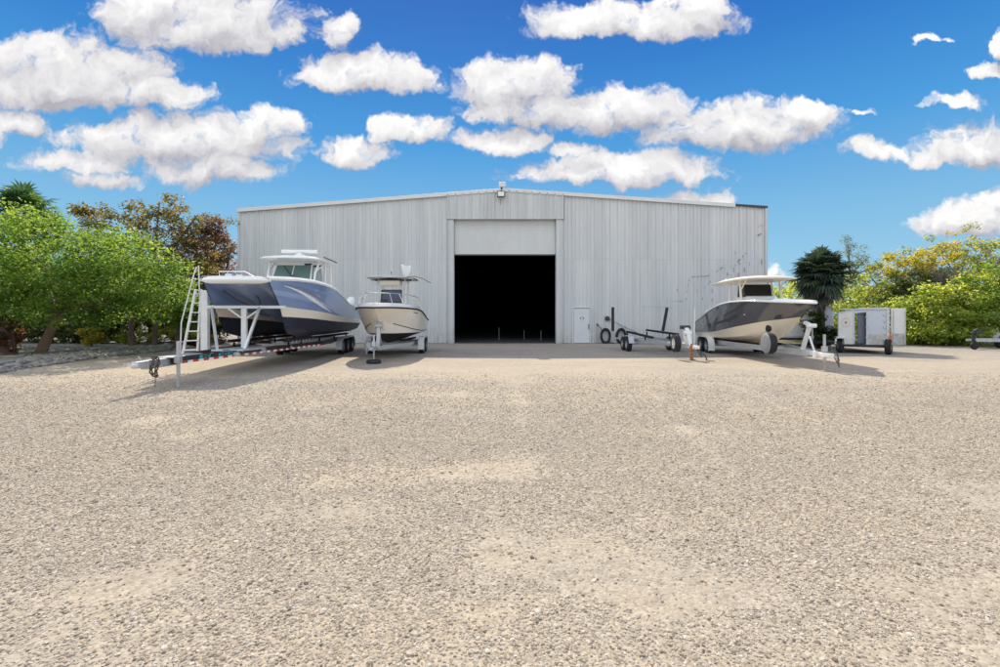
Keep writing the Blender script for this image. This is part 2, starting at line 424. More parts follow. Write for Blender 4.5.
# ------------------------------------------------------------------ ground
def ground_mat():
    m, nt, b = nmat('gravel yard')
    c = coords(nt)
    v = nt.nodes.new('ShaderNodeTexVoronoi'); v.inputs['Scale'].default_value = 46; nt.links.new(c, v.inputs['Vector'])
    sx = nt.nodes.new('ShaderNodeSeparateXYZ'); nt.links.new(v.outputs['Color'], sx.inputs[0])
    stone = ramp(nt, sx.outputs[0], [(0,(.19,.16,.125)),(.35,(.34,.295,.235)),(.75,(.45,.395,.315)),(1,(.57,.52,.44))])
    big = noise(nt, c, .22, 5, .6); mid = noise(nt, c, 1.5, 6, .65); fine = noise(nt, c, 60, 3, .7)
    tint = ramp(nt, big, [(.36,(.50,.42,.315)),(.52,(.45,.39,.31)),(.66,(.37,.335,.285))])
    sand = ramp(nt, fine, [(.3,(.41,.345,.26)),(.7,(.53,.455,.355))])
    mk = ramp(nt, mid, [(.50,(0,0,0)),(.70,(.75,.75,.75))])
    a = nt.nodes.new('ShaderNodeMixRGB'); a.inputs[0].default_value = .58
    nt.links.new(stone, a.inputs[1]); nt.links.new(tint, a.inputs[2])
    b2 = nt.nodes.new('ShaderNodeMixRGB'); nt.links.new(mk, b2.inputs[0]); nt.links.new(a.outputs[0], b2.inputs[1]); nt.links.new(sand, b2.inputs[2])
    # tyre-worn tracks and dusty swathes, long across the yard
    sw = noise(nt, coords(nt, (.25,1.3,1)), .55, 5, .6)
    c3 = nt.nodes.new('ShaderNodeMixRGB'); c3.blend_type = 'MULTIPLY'; c3.inputs[0].default_value = .8
    nt.links.new(b2.outputs[0], c3.inputs[1]); nt.links.new(ramp(nt, sw, [(.32,(.80,.81,.84)),(.5,(1,.99,.97)),(.68,(1.0,.95,.86))]), c3.inputs[2])
    gr = nt.nodes.new('ShaderNodeMixRGB'); gr.blend_type = 'MULTIPLY'; gr.inputs[0].default_value = 1
    nt.links.new(c3.outputs[0], gr.inputs[1]); nt.links.new(ramp(nt, noise(nt, c, 7, 4, .8), [(.28,(.62,.61,.60)),(.46,(.94,.94,.94)),(.60,(1,1,1)),(.75,(1.12,1.11,1.10))]), gr.inputs[2])
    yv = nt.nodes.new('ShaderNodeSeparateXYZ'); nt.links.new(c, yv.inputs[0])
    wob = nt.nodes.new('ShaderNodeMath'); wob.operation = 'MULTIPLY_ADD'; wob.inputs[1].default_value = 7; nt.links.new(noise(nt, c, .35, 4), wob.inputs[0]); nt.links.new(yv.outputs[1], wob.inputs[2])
    shade_y = nt.nodes.new('ShaderNodeMapRange'); shade_y.interpolation_type = 'SMOOTHSTEP'; nt.links.new(wob.outputs[0], shade_y.inputs[0])
    for i_, v_ in zip((1,2,3,4), (20.5, 26, 0, .75)): shade_y.inputs[i_].default_value = v_
    cx = nt.nodes.new('ShaderNodeMixRGB'); cx.blend_type = 'MULTIPLY'; cx.inputs[2].default_value = (.74,.80,.90,1)  # darker, bluer ground towards the wall: the building's shade put into the colour
    nt.links.new(shade_y.outputs[0], cx.inputs[0]); nt.links.new(gr.outputs[0], cx.inputs[1])
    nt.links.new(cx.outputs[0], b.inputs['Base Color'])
    b.inputs['Roughness'].default_value = .95; b.inputs['Specular IOR Level'].default_value = .15
    hm = nt.nodes.new('ShaderNodeMath'); hm.operation = 'MULTIPLY_ADD'; hm.inputs[1].default_value = -1.0; hm.inputs[2].default_value = 1.0
    nt.links.new(v.outputs['Distance'], hm.inputs[0])
    bp = nt.nodes.new('ShaderNodeBump'); bp.inputs['Strength'].default_value = .55; bp.inputs['Distance'].default_value = .012
    nt.links.new(hm.outputs[0], bp.inputs['Height'])
    bp2 = nt.nodes.new('ShaderNodeBump'); bp2.inputs['Strength'].default_value = .35; bp2.inputs['Distance'].default_value = .05
    nt.links.new(mid, bp2.inputs['Height']); nt.links.new(bp.outputs[0], bp2.inputs['Normal'])
    nt.links.new(bp2.outputs[0], b.inputs['Normal'])
    return m
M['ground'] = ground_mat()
g = MB(); n_ = 64
ringr = [0, 60, 200, 800, 3000]
vs = [(0,0,0)] + [(r*math.cos(2*math.pi*k/n_), r*math.sin(2*math.pi*k/n_), 0) for r in ringr[1:] for k in range(n_)]
fs = [(0, 1+k, 1+(k+1)%n_) for k in range(n_)]
for i in range(len(ringr)-2):
    for k in range(n_): fs.append((1+i*n_+k, 1+(i+1)*n_+k, 1+(i+1)*n_+(k+1)%n_, 1+i*n_+(k+1)%n_))
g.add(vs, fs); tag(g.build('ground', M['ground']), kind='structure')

# loose stones of the near yard: one uncountable mass, scattered by geometry nodes
def vnoise(x, y, f, seed):
    r_ = np.random.default_rng(seed); G = r_.random((97, 97))
    X = (x*f) % 96; Y = (y*f) % 96; i = X.astype(int); j = Y.astype(int); u = X-i; v = Y-j
    u = u*u*(3-2*u); v = v*v*(3-2*v)
    return G[i,j]*(1-u)*(1-v)+G[i+1,j]*u*(1-v)+G[i,j+1]*(1-u)*v+G[i+1,j+1]*u*v
def scatter_points():
    N = 640000
    D = .6 + (14.5-.6) * rng.random(N)**.88
    x = (rng.random(N)*2-1) * (D*1.07+1.6)
    p = .55*vnoise(x+40, D, .9, 1) + .3*vnoise(x+40, D, 2.3, 2) + .15*vnoise(x+40, D, 6, 3)
    # worn, sandy patches where few stones lie
    for (cx, cy, rx, ry) in ((.66,3.15,.42,.45),(-2.3,3.0,.8,.25),(-.25,5.0,.7,.3),(1.25,2.85,.4,.2),(2.9,2.9,.6,.18),(-1.3,4.0,.6,.2)):
        p = p + .5*np.exp(-(((x-cx)/rx)**2 + ((D-cy)/ry)**2))
    for c0 in (-1.9, -.35, 2.6, 4.3):
        lane = x - (c0 + .10*(D-3) + .35*np.sin(D*.35+c0)); p = p + .20*np.exp(-(lane/.17)**2)
    keep = rng.random(N) < np.clip(2.5 - 2.7*p, .10, 1) * np.clip((14.5-D)/8.5, 0, 1)**1.3
    x, D = x[keep], D[keep]
    s = .0056 * np.exp(np.clip(rng.normal(0, .30, len(x)), -.8, .9)) * (1 + .05*np.maximum(D-1.8, 0))
    return np.stack([x, D, s*.12], 1), s
pts, sc = scatter_points()
gm = bpy.data.meshes.new('loose_gravel'); gm.vertices.add(len(pts)); gm.vertices.foreach_set('co', pts.astype(np.float32).ravel())
a_ = gm.attributes.new('sc', 'FLOAT', 'POINT'); a_.data.foreach_set('value', sc.astype(np.float32))
m_, nt_, b_ = nmat('loose stone')
oi = nt_.nodes.new('ShaderNodeObjectInfo')
nt_.links.new(ramp(nt_, oi.outputs['Random'], [(0,(.15,.12,.095)),(.06,(.27,.225,.17)),(.14,(.37,.305,.23)),(.5,(.44,.375,.295)),(.85,(.51,.445,.36)),(1,(.62,.57,.48))]), b_.inputs['Base Color'])
b_.inputs['Roughness'].default_value = .9; b_.inputs['Specular IOR Level'].default_value = .2
M['stone'] = m_
go = tag(link('loose_gravel', gm), 'loose pale limestone gravel spread over the foreground of the yard', 'gravel', kind='stuff')
ng = bpy.data.node_groups.new('scatter stones', 'GeometryNodeTree')
ng.interface.new_socket('Geometry', in_out='INPUT', socket_type='NodeSocketGeometry'); ng.interface.new_socket('Geometry', in_out='OUTPUT', socket_type='NodeSocketGeometry')
N_ = ng.nodes.new; Lk = ng.links.new
gi = N_('NodeGroupInput'); gout = N_('NodeGroupOutput'); jn = N_('GeometryNodeJoinGeometry')
for k in range(5):
    ic = N_('GeometryNodeMeshIcoSphere'); ic.inputs['Subdivisions'].default_value = 2; ic.inputs['Radius'].default_value = 1
    pos = N_('GeometryNodeInputPosition'); nz = N_('ShaderNodeTexNoise'); nz.noise_dimensions = '4D'
    nz.inputs['W'].default_value = k*3.7; nz.inputs['Scale'].default_value = .95; nz.inputs['Detail'].default_value = 1
    Lk(pos.outputs[0], nz.inputs['Vector'])
    sb = N_('ShaderNodeVectorMath'); sb.operation = 'SUBTRACT'; Lk(nz.outputs['Color'], sb.inputs[0]); sb.inputs[1].default_value = (.5,.5,.5)
    scl = N_('ShaderNodeVectorMath'); scl.operation = 'SCALE'; Lk(sb.outputs[0], scl.inputs[0]); scl.inputs['Scale'].default_value = 2.2
    st = N_('GeometryNodeSetPosition'); Lk(ic.outputs[0], st.inputs[0]); Lk(scl.outputs[0], st.inputs['Offset'])
    tf = N_('GeometryNodeTransform'); Lk(st.outputs[0], tf.inputs[0]); tf.inputs['Scale'].default_value = (1.2, .95+.1*k, .58)
    sm = N_('GeometryNodeSetMaterial'); sm.inputs['Material'].default_value = m_; Lk(tf.outputs[0], sm.inputs[0])
    gti = N_('GeometryNodeGeometryToInstance'); Lk(sm.outputs[0], gti.inputs[0]); Lk(gti.outputs[0], jn.inputs[0])
ip = N_('GeometryNodeInstanceOnPoints'); Lk(gi.outputs[0], ip.inputs['Points']); Lk(jn.outputs[0], ip.inputs['Instance']); ip.inputs['Pick Instance'].default_value = True
rv = N_('FunctionNodeRandomValue'); rv.data_type = 'FLOAT_VECTOR'; rv.inputs[0].default_value = (-.5,-.5,0); rv.inputs[1].default_value = (.5,.5,6.28)
Lk(rv.outputs[0], ip.inputs['Rotation'])
na = N_('GeometryNodeInputNamedAttribute'); na.data_type = 'FLOAT'; na.inputs[0].default_value = 'sc'; Lk(na.outputs[0], ip.inputs['Scale'])
Lk(ip.outputs[0], gout.inputs[0])
go.modifiers.new('scatter', 'NODES').node_group = ng
gm.materials.append(m_)

# ------------------------------------------------------------------ warehouse
WY = 28.8; XL, XR, XA = -15.6, 15.9, .3; ZE_L, ZE_R, ZA = 8.0, 8.17, 9.22; DEPTH = 38.0
OX0, OX1, OZ = -2.76, 3.36, 7.44
def roof_z(x): return ZE_L + (ZA-ZE_L)*(x-XL)/(XA-XL) if x < XA else ZA + (ZE_R-ZA)*(x-XA)/(XR-XA)
wh = thing('warehouse', 'large pale grey ribbed metal warehouse with its roller door partly raised over a dark interior', 'warehouse', (0, WY, 0))
def ribbed(x0, x1, zlo, ztop, pitch=.457, depth=.06, y=0.0, minor=True):
    xs = []; x = x0; p = pitch
    prof = [(0,0),(.028,1),(.075,1),(.103,0)]
    while x < x1 - .02:
        for dx_, h in prof: xs.append((x+dx_, -depth*h))
        if minor:
            for f in (.36, .64):
                c = x + .103 + (p-.103)*f
                xs += [(c-.018,0),(c-.008,-.010),(c+.008,-.010),(c+.018,0)]
        x += p
    xs = [q for q in xs if q[0] < x1-.002]; xs.append((x1, 0))
    lo = [(q[0], y+q[1], zlo) for q in xs]
    up = [(q[0], y+q[1], ztop(q[0]) if callable(ztop) else ztop) for q in xs]
    b = MB(); b.grid([lo, up]); return b
lw = ribbed(XL, OX0-.02, 0.02, lambda x: roof_z(x)-.03)
lw.build('wall', M['siding'], wh)
rw = ribbed(OX1+.02, XR, 0.02, lambda x: roof_z(x)-.03)
rw.build('wall', M['siding'], wh)
# scrapes and rust-bled seams in the right-hand sheeting
st = MB()
def scrape(pts, w=.03, dash=.12, gap=.35):
    for (p, q) in zip(pts, pts[1:]):
        a = at(p[0], WY); b2 = at(q[0], WY); az = CAM_H + (316-p[1])*.06; bz = CAM_H + (316-q[1])*.06
        L = math.hypot(b2.x-a.x, bz-az); t = 0
        while t < L:
            l = dash*(.5+random.random()); t2 = min(L, t+l)
            x0 = a.x+(b2.x-a.x)*t/L; z0 = az+(bz-az)*t/L; x1 = a.x+(b2.x-a.x)*t2/L; z1 = az+(bz-az)*t2/L
            ww = w*(.5+random.random())
            st.bar((x0, -.047, z0), (x1, -.047, z1), ww, .006, up=(0,1,0)) if False else st.bar((x0, -.0625, z0), (x1, -.0625, z1), .004, ww, up=(0,0,1)) if abs(x1-x0) > abs(z1-z0)*.5 else st.box(((x0+x1)/2, -.0625, (z0+z1)/2), (ww, .004, abs(z1-z0)+.02))
            t = t2 + gap*random.random()
scrape([(666,301.5),(686,301)]); scrape([(686,300),(688,281),(692,277)], .03); scrape([(691,277),(708,276)], .035, .2, .15); scrape([(708,276),(712,269)])
scrape([(704,288),(713,278)], .03); scrape([(716,272),(725,265)], .04); scrape([(737,262),(746,253)], .05, .2, .2); scrape([(724,269),(745,262)], .03)
scrape([(757,236),(762,233)], .05, .3, .1); scrape([(758,227),(762,225)], .05)
for px, py, h in ((677,290,2.5),(697,291,3),(702,299,3),(712,291,4),(712,300,3),(717,284,4),(727,281,3),(733,270,5),(738,275,5),(744,270,5),(749,264,4),(727,274,3),(761,262,5),(752,283,4),(741,289,4),(735,253,3)):
    c = at(px, WY, CAM_H+(316-py)*.06); st.box((c.x, -.0625, c.z), (.025+.025*random.random(), .004, h*.055))
scrape([(642,307),(675,307.5)], .015, .5, .1)
st.build('rust_stain', M['rust'], wh)
hd = ribbed(-3.16, 3.80, OZ+.02, lambda x: roof_z(x)-.03, y=-.10); hd.box((.32, -.07, OZ+.012), (6.96, .16, .02))
hd.box((-3.165,-.06,(OZ+8.9)/2), (.02,.10,8.95-OZ-.06)); hd.box((3.805,-.06,(OZ+8.9)/2), (.02,.10,8.95-OZ-.06))
hd.build('header_panel', M['siding_header'], wh)
for x0, x1 in ((OX0-.36, OX0), (OX1, OX1+.36)):
    b = MB(); b.box(((x0+x1)/2, -.02, OZ/2), (x1-x0, .13, OZ-.01)); b.box(((x0 if x0>0 else x1)+(.03 if x0>0 else -.03), .25, OZ/2), (.05, .39, OZ-.01)); b.build('door_jamb', M['siding_header'], wh, bevel=.01)
# roller door
rd = MB(); prof = []; z = 5.37
while z < OZ+.3:
    prof += [(z, .0), (z+.012, .018), (z+.09, .022), (z+.10, 0)]; z += .11
rd.grid([[(OX0+.01, .22-h, zz_) for zz_, h in prof], [(OX1-.01, .22-h, zz_) for zz_, h in prof]])
rdo = rd.build('roller_door', M['shutter'], wh)
b = MB(); b.box(((OX0+OX1)/2, .21, 5.33), (OX1-OX0-.03, .08, .09)); b.build('bottom_bar', M['seal'], rdo, bevel=.01)
# shell
ZLN = lambda x: roof_z(x)
for sx, ze, x in ((-1, ZE_L, XL), (1, ZE_R, XR)):
    b = MB(); y = .0; prof = []
    while y < DEPTH: prof += [(y,0),(y+.03,.04),(y+.08,.04),(y+.11,0)]; y += .457
    prof.append((DEPTH,0))
    b.grid([[(x+sx*h, yy_, .02) for yy_, h in prof], [(x+sx*h, yy_, ze-.03) for yy_, h in prof]]); b.build('side_wall', M['siding'], wh)
    b = MB(); b.box((x+sx*.03, -.03, ze/2), (.14, .16, ze-.04)); b.build('corner_trim', M['siding_header'], wh, bevel=.01)
b = ribbed(XL, XR, .02, lambda x: roof_z(x)-.03, y=DEPTH); b.build('rear_wall', M['siding'], wh)
b = MB()
for (xa, za, xb, zb) in ((XL-.15, ZE_L, XA, ZA), (XA, ZA, XR+.15, ZE_R)):
    b.prism([(xa,-.05,za),(xb,-.05,zb),(xb,-.05,zb+.05),(xa,-.05,za+.05)], (0, DEPTH+.1, 0))
b.build('roof', M['roof'], wh)
b = MB()
XG = 14.05
zg = roof_z(XG)
for (xa, za, xb, zb) in ((XL-.12, ZE_L, XA, ZA), (XA, ZA, XG, zg)):
    b.prism([(xa,-.16,za-.14),(xb,-.16,zb-.14),(xb,-.16,zb+.075),(xa,-.16,za+.075)], (0, .105, 0))
b.build('roof_trim', M['trim'], wh, bevel=.008)
b = MB(); b.prism([(XG+.02,-.12,zg-.05),(XR+.1,-.12,ZE_R-.08),(XR+.1,-.12,ZE_R+.06),(XG+.02,-.12,zg+.06)], (0,.065,0)); b.build('bare_roof_edge', M['dark_gap'], wh)
# interior blacked out by colour: added side liners, ceiling, rear liner, darkened slab
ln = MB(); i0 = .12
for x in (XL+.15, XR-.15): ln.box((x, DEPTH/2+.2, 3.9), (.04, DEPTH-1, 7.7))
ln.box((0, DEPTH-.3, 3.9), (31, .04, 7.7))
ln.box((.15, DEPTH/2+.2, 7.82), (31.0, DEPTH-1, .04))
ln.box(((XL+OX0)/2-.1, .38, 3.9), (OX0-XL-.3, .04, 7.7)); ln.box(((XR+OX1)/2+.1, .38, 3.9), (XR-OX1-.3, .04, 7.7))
ln.build('blackout_lining', M['liner'], wh)
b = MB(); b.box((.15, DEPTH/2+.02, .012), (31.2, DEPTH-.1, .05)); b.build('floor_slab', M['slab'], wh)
# service door
dr = MB(); dr.box((4.89, -.085, 1.06), (.94, .045, 2.06)); dro = dr.build('door', M['door'], wh, bevel=.008)
b = MB(); b.box((4.38,-.075,1.10),(.05,.09,2.18)); b.box((5.40,-.075,1.10),(.05,.09,2.18)); b.box((4.89,-.075,2.15),(.97,.09,.05)); b.build('door_frame', M['trim'], dro, bevel=.006)
b = MB(); b.box((4.412,-.10,1.06),(.014,.012,2.08)); b.box((5.368,-.10,1.06),(.014,.012,2.08)); b.box((4.89,-.10,2.11),(.96,.012,.03)); b.build('weather_seal', M['seal'], dro)
b = MB(); b.lathe([(.0,0),(.035,0),(.035,.05),(.0,.06)], (5.30,-.17,.93), 'y', 12); b.box((5.30,-.115,1.08),(.06,.03,.12)); b.box((5.30,-.115,.93),(.05,.03,.08)); b.build('handle', M['seal'], dro)
b = MB(); b.box((4.89,-.1105,1.50),(.40,.006,.26)); sg = b.build('door_sign', M['white_paint'], dro)
b = MB()
b.box((4.795,-.115,1.515),(.085,.004,.065)); b.box((4.985,-.115,1.515),(.085,.004,.075)); b.box((4.89,-.115,1.52),(.06,.004,.02))
for k in range(7): b.box((4.80+.03*k,-.115,1.595),(.018,.004,.022))
for k in range(9): b.box((4.765+.031*k,-.115,1.41),(.02,.004,.02))
b.build('sign_marks', M['seal'], sg)
# flood light at the ridge
fl = MB(); fl.box((.06,-.33,8.88),(.48,.10,.36)); flo = fl.build('floodlight', M['seal'], wh, bevel=.02)
b = MB(); b.box((.06,-.385,8.88),(.38,.02,.27)); b.build('lens', M['lens'], flo, bevel=.005)
b = MB(); b.bar((.06,-.16,9.12),(.06,-.30,9.02),.06,.06); b.bar((.10,-.12,9.2),(.10,-.12,9.34),.10,.10); b.bar((.06,-.16,8.65),(.05,-.13,8.3),.03,.03); b.build('bracket', M['seal'], flo)
b = MB(); b.box((.14,-.12,9.48),(.42,.26,.30)); b.build('lamp_housing', M['trim'], flo, bevel=.03)

# pale posts that catch the light just inside the big opening
pp = MB(); pp.lathe([(0,0),(.09,0),(.08,.03),(.026,.05),(.022,.8),(0,.82)], (0,0,.037), 'z', 10)
pm = pp.mesh('marker_post', M['plate'], 40)
for i, (px, D, sz, lb) in enumerate(((499, 33.5, 1.0, 'pale post in the dark doorway, the tall leftmost of three'), (524, 33.8, .75, 'pale post in the dark doorway, the middle of three'), (541, 32.4, .8, 'pale post in the dark doorway, the rightmost of three'))):
    o = link('marker_post', pm); p = at(px, D); o.location = (p.x, p.y, 0); o.scale = (1,1,sz); tag(o, lb, 'post', 'posts inside the warehouse doorway')

# ------------------------------------------------------------------ wall furniture: hoses, tap, hook
def coil(R_, h, turns, seed):
    r_ = random.Random(seed); pts = []
    for k in range(turns*26):
        a = 2*math.pi*k/26; j = 1+.12*math.sin(a*.37+seed)+.05*r_.random()
        pts.append((R_*j*math.cos(a), -.03-.11*(k/(turns*26))-.03*r_.random(), h*j*math.sin(a)))
    b = MB(); b.tube(pts, .040, 6); return b
for px, seed, lb in ((605, 1, 'coil of black hose at the foot of the wall, beside the tap'), (620.5, 2, 'coil of black hose at the foot of the wall, behind the guide pole')):
    t = thing('hose_coil', lb, 'hose', (at(px, WY).x, WY-.06, 0), 0, 'hose coils against the wall')
    c = coil(.25, .39, 9, seed); c.V = [(v[0], v[1], v[2]+.46) for v in c.V]; c.build('hose', M['hose'], t, smooth=60)
    b = MB(); b.tube([(.12,-.10,.10),(.3,-.16,.05),(.42,-.2,.035),(.5,-.22,.035)], [.03,.03,.03,.04], 6); b.build('hose_end', M['hose'], t, smooth=60)
t = thing('standpipe_tap', 'thin grey standpipe tap against the wall right of the white door', 'tap', (at(597, WY).x, WY-.12, 0))
b = MB(); b.tube([(0,0,0),(0,0,1.08)], .022, 8); b.build('pipe', M['galv'], t)
b = MB(); b.box((0,-.02,1.12),(.08,.08,.1)); b.tube([(0,-.02,1.1),(.06,-.08,1.06),(.16,-.1,.95),(.22,-.1,.8)], .022, 6); b.lathe([(0,0),(.05,0),(.05,.02),(0,.03)], (0,-.02,1.17), 'z', 8); b.build('valve', M['seal'], t)
t = thing('wall_hook', 'small black hose hook on the wall with a cable sagging to the right', 'hook', (at(607, WY).x, WY-.07, 1.5))
b = MB(); b.lathe([(0,.03),(.13,.03),(.15,0),(.15,-.05),(.06,-.12),(0,-.14)], (0,0,0), 'y', 14); b.build('hook_plate', M['seal'], t, smooth=40)
b = MB(); b.tube([(.05,-.08,0),(.5,-.06,-.25),(1.1,-.06,-.55),(1.7,-.06,-.82),(2.2,-.06,-1.05)], .014, 6); b.build('cable', M['seal'], t)
b = MB(); b.tube([(-.02,-.05,-.08),(-.10,-.05,-.4),(-.10,-.05,-.75)], .012, 6); b.build('hanger_rod', M['galv'], t)

# ------------------------------------------------------------------ wheels, trailers
def wheel_meshes(rad, wid, spokes=5, rim='galv'):
    r, w = rad, wid/2
    t = MB(); t.lathe([(r*.58,-w*.75),(r*.62,-w*.98),(r*.86,-w),(r*.96,-w*.86),(r,-w*.55),(r,w*.55),(r*.96,w*.86),(r*.86,w),(r*.62,w*.98),(r*.58,w*.75)], n=28)
    for k in range(28):
        a = 2*math.pi*k/28
        for s in (-1, 1): t.box((r*.985*math.cos(a), s*w*.62, r*.985*math.sin(a)), (.02, w*.42, .035), Matrix.Rotation(-a, 3, 'Y'))
    m = MB(); m.lathe([(r*.60,-w*.8),(r*.54,-w*.7),(r*.5,-w*.3),(r*.5,w*.3),(r*.54,w*.7),(r*.60,w*.8)], n=24)
    for s in (-1, 1):
        m.lathe([(0,s*w*.62),(r*.13,s*w*.62),(r*.16,s*w*.5),(r*.16,s*w*.3)], n=14)
    for k in range(spokes):
        a = 2*math.pi*k/spokes+.3
        for s in (-1, 1): m.bar((r*.12*math.cos(a), s*w*.42, r*.12*math.sin(a)), (r*.56*math.cos(a), s*w*.55, r*.56*math.sin(a)), r*.13, .03, up=(0,1,0))
    m.lathe([(0,0),(r*.5,0)], n=20, mi=1)
    return m.mesh('wheel', [M[rim], M['tyre']], 40), t.mesh('tyre', M['tyre'], 40)
WH = {'std': wheel_meshes(.33,.22), 'white': wheel_meshes(.33,.21,5,'white_paint'), 'big': wheel_meshes(.36,.23)}
def wheel(parent, loc, kind='std', rz=0, name='wheel'):
    a, b = WH[kind]; o = link(name, a, parent); o.location = loc; o.rotation_euler = (0, random.random()*3, rz); link('tyre', b, o); return o
def fender(x0, x1, y, w, r=.42, zc=.33, m='white_paint', parent=None, drop=.1):
    prof = [(x0-r, zc-drop)] + [(x0-r*math.cos(a), zc+r*math.sin(a)) for a in np.linspace(.1, math.pi/2, 7)] + [(x1+r*math.cos(a), zc+r*math.sin(a)) for a in np.linspace(math.pi/2, .1, 7)] + [(x1+r, zc-drop)]
    b = MB(); s = 1 if y > 0 else -1
    P = [[(p[0], y-w/2, p[1]) for p in prof], [(p[0], y+w/2, p[1]) for p in prof]]
    b.grid(P); yo = y+s*w/2
    b.grid([[(p[0], yo, p[1]) for p in prof], [(p[0], yo, p[1]-.05) for p in prof]])
    o = b.build('fender', M[m], parent); sm = o.modifiers.new('thick', 'SOLIDIFY'); sm.thickness = .012; return o
def jack(parent, x, y, z0, z1, foot='plate', m='galv', inner='galv', crank=True):
    b = MB(); b.tube([(x,y,z0+.28),(x,y,z1)], .038, 12); b.tube([(x,y,z0+.03),(x,y,z1-.1)], .027, 10, 1)
    b.box((x,y,(z0+z1)/2+.12),(.12,.12,.16))
    if crank: b.tube([(x,y,z1-.02),(x,y+.16,z1-.01),(x,y+.18,z1+.1)], .012, 6)
    o = b.build('jack', [M[m], M[inner]], parent, smooth=40)
    f = MB()
    if foot == 'plate': f.box((x,y,z0+.012),(.24,.20,.024))
    elif foot == 'wheel':
        f.lathe([(0,-.03),(.085,-.03),(.1,-.02),(.1,.02),(.085,.03),(0,.03)], (x,y,z0+.1), 'y', 18); f.bar((x,y-.04,z0+.1),(x,y-.04,z0+.25),.02,.02); f.bar((x,y+.04,z0+.1),(x,y+.04,z0+.25),.02,.02)
    elif foot == 'block': f.lathe([(0,0),(.24,0),(.25,.04),(.23,.14),(0,.15)], (x,y,z0), 'z', 16)
    f.build('jack_foot', M['black_rub'] if foot == 'block' else M[inner], o, smooth=40)
    return o
def trailer_lights(parent, x, half, z):
    for s in (-1, 1):
        b = MB(); b.box((x, s*half, z), (.06,.22,.12)); b.build('tail_light', M['red_refl'], parent, bevel=.01)

# --- hull helpers
def strips(curves, rows=4, n=44, bulge=None):
    C = [catmull(c, n) for c in curves]; out = []
    for i in range(len(C)-1):
        for k in range(rows + (1 if i == len(C)-2 else 0)):
            s = k/rows; q = C[i]*(1-s)+C[i+1]*s
            if bulge: q = q + np.array([0, bulge[i]*4*s*(1-s), 0])[None]*np.linspace(1, 0, n)[:, None]**.5
            out.append(q)
    return np.array(out)
def mirror(P):
    Q = P.copy(); Q[..., 1] *= -1; return Q
def hull_part(name, curves, m, parent, rows=4, bulge=None, closed_stern=False):
    P = strips(curves, rows, bulge=bulge); b = MB(); b.grid(P); b.grid(mirror(P), flip=True)
    return b.build(name, M[m], parent, smooth=35, weld=True)
def surf(c_lo, c_hi, n=60):
    A, B = catmull(c_lo, n), catmull(c_hi, n)
    def f(t, s, side=1, off=.006):
        i = min(n-2, int(t*(n-1))); u = t*(n-1)-i
        a = A[i]*(1-u)+A[i+1]*u; b = B[i]*(1-u)+B[i+1]*u; p = a*(1-s)+b*s
        a2 = A[i+1]*(1-s)+B[i+1]*s; tang = a2-(A[i]*(1-s)+B[i]*s)
        nrm = np.cross(tang, b-a); nrm /= np.linalg.norm(nrm)+1e-9
        if nrm[1] < 0: nrm = -nrm
        p = p + nrm*off; return (p[0], p[1]*side, p[2])
    return f
def decal(fn, path, width, side, name, m, parent):
    """a thin strip that follows the hull: path of (t, s), width in s"""
    P = catmull([(a, b, 0) for a, b in path], 24); w = width if hasattr(width, '__len__') else [width]*len(P)
    ws = np.interp(np.linspace(0,1,24), np.linspace(0,1,len(w)), w)
    b = MB(); b.grid([[fn(p[0], p[1]-q/2, side) for p, q in zip(P, ws)], [fn(p[0], p[1], side) for p in P], [fn(p[0], p[1]+q/2, side) for p, q in zip(P, ws)]])
    return b.build(name, M[m], parent, smooth=60)
def deck(sheer, parent, cap=.16, sole=.45, m='gel_white', fore=.62):
    C = catmull(sheer, 44); n = len(C)
    inn = C.copy(); inn[:,1] = np.maximum(C[:,1]-cap, 0.0); inn[:,2] += .03
    b = MB(); top = C.copy(); top[:,2] += .03
    for f in (lambda q: q, mirror):
        b.grid(f(np.array([C, top, inn])))
    b.build('gunwale', M[m], parent, smooth=35, weld=True)
    k0 = int(n*fore)
    ck = inn.copy(); ck[:,2] -= sole
    b = MB()
    for f in (lambda q: q, mirror): b.grid(f(np.array([inn[:k0+1], ck[:k0+1]])))
    b.grid(np.array([ck[:k0+1], mirror(ck[:k0+1])]))
    b.build('cockpit', M[m], parent, weld=True)
    fd = inn[k0:].copy(); mid = fd.copy(); mid[:,1] = 0; mid[:,2] += .06
    b = MB(); b.grid(np.array([fd, mid, mirror(fd)])); b.grid([[tuple(inn[k0]), tuple(mirror(inn[k0:k0+1])[0])],[tuple(ck[k0]), tuple(mirror(ck[k0:k0+1])[0])]])
    b.build('foredeck', M[m], parent, smooth=35)
def transom(curves_lo_hi, m, parent):
    P = [c[0] for c in curves_lo_hi]; poly = [tuple(p) for p in P] + [(p[0],-p[1],p[2]) for p in reversed(P) if abs(p[1])>1e-3]
    b = MB(); b.prism(poly, (-.03,0,0)); b.build('transom', M[m], parent)
def rubrail(sheer, r, m, parent, dz=-.03, name='rub_rail'):
    C = catmull(sheer, 50); b = MB()
    full = [(p[0], p[1]+.01, p[2]+dz) for p in C] + [(p[0], -p[1]-.01, p[2]+dz) for p in C[::-1][1:]]
    b.tube(full, r, 6); b.build(name, M[m], parent, smooth=60)
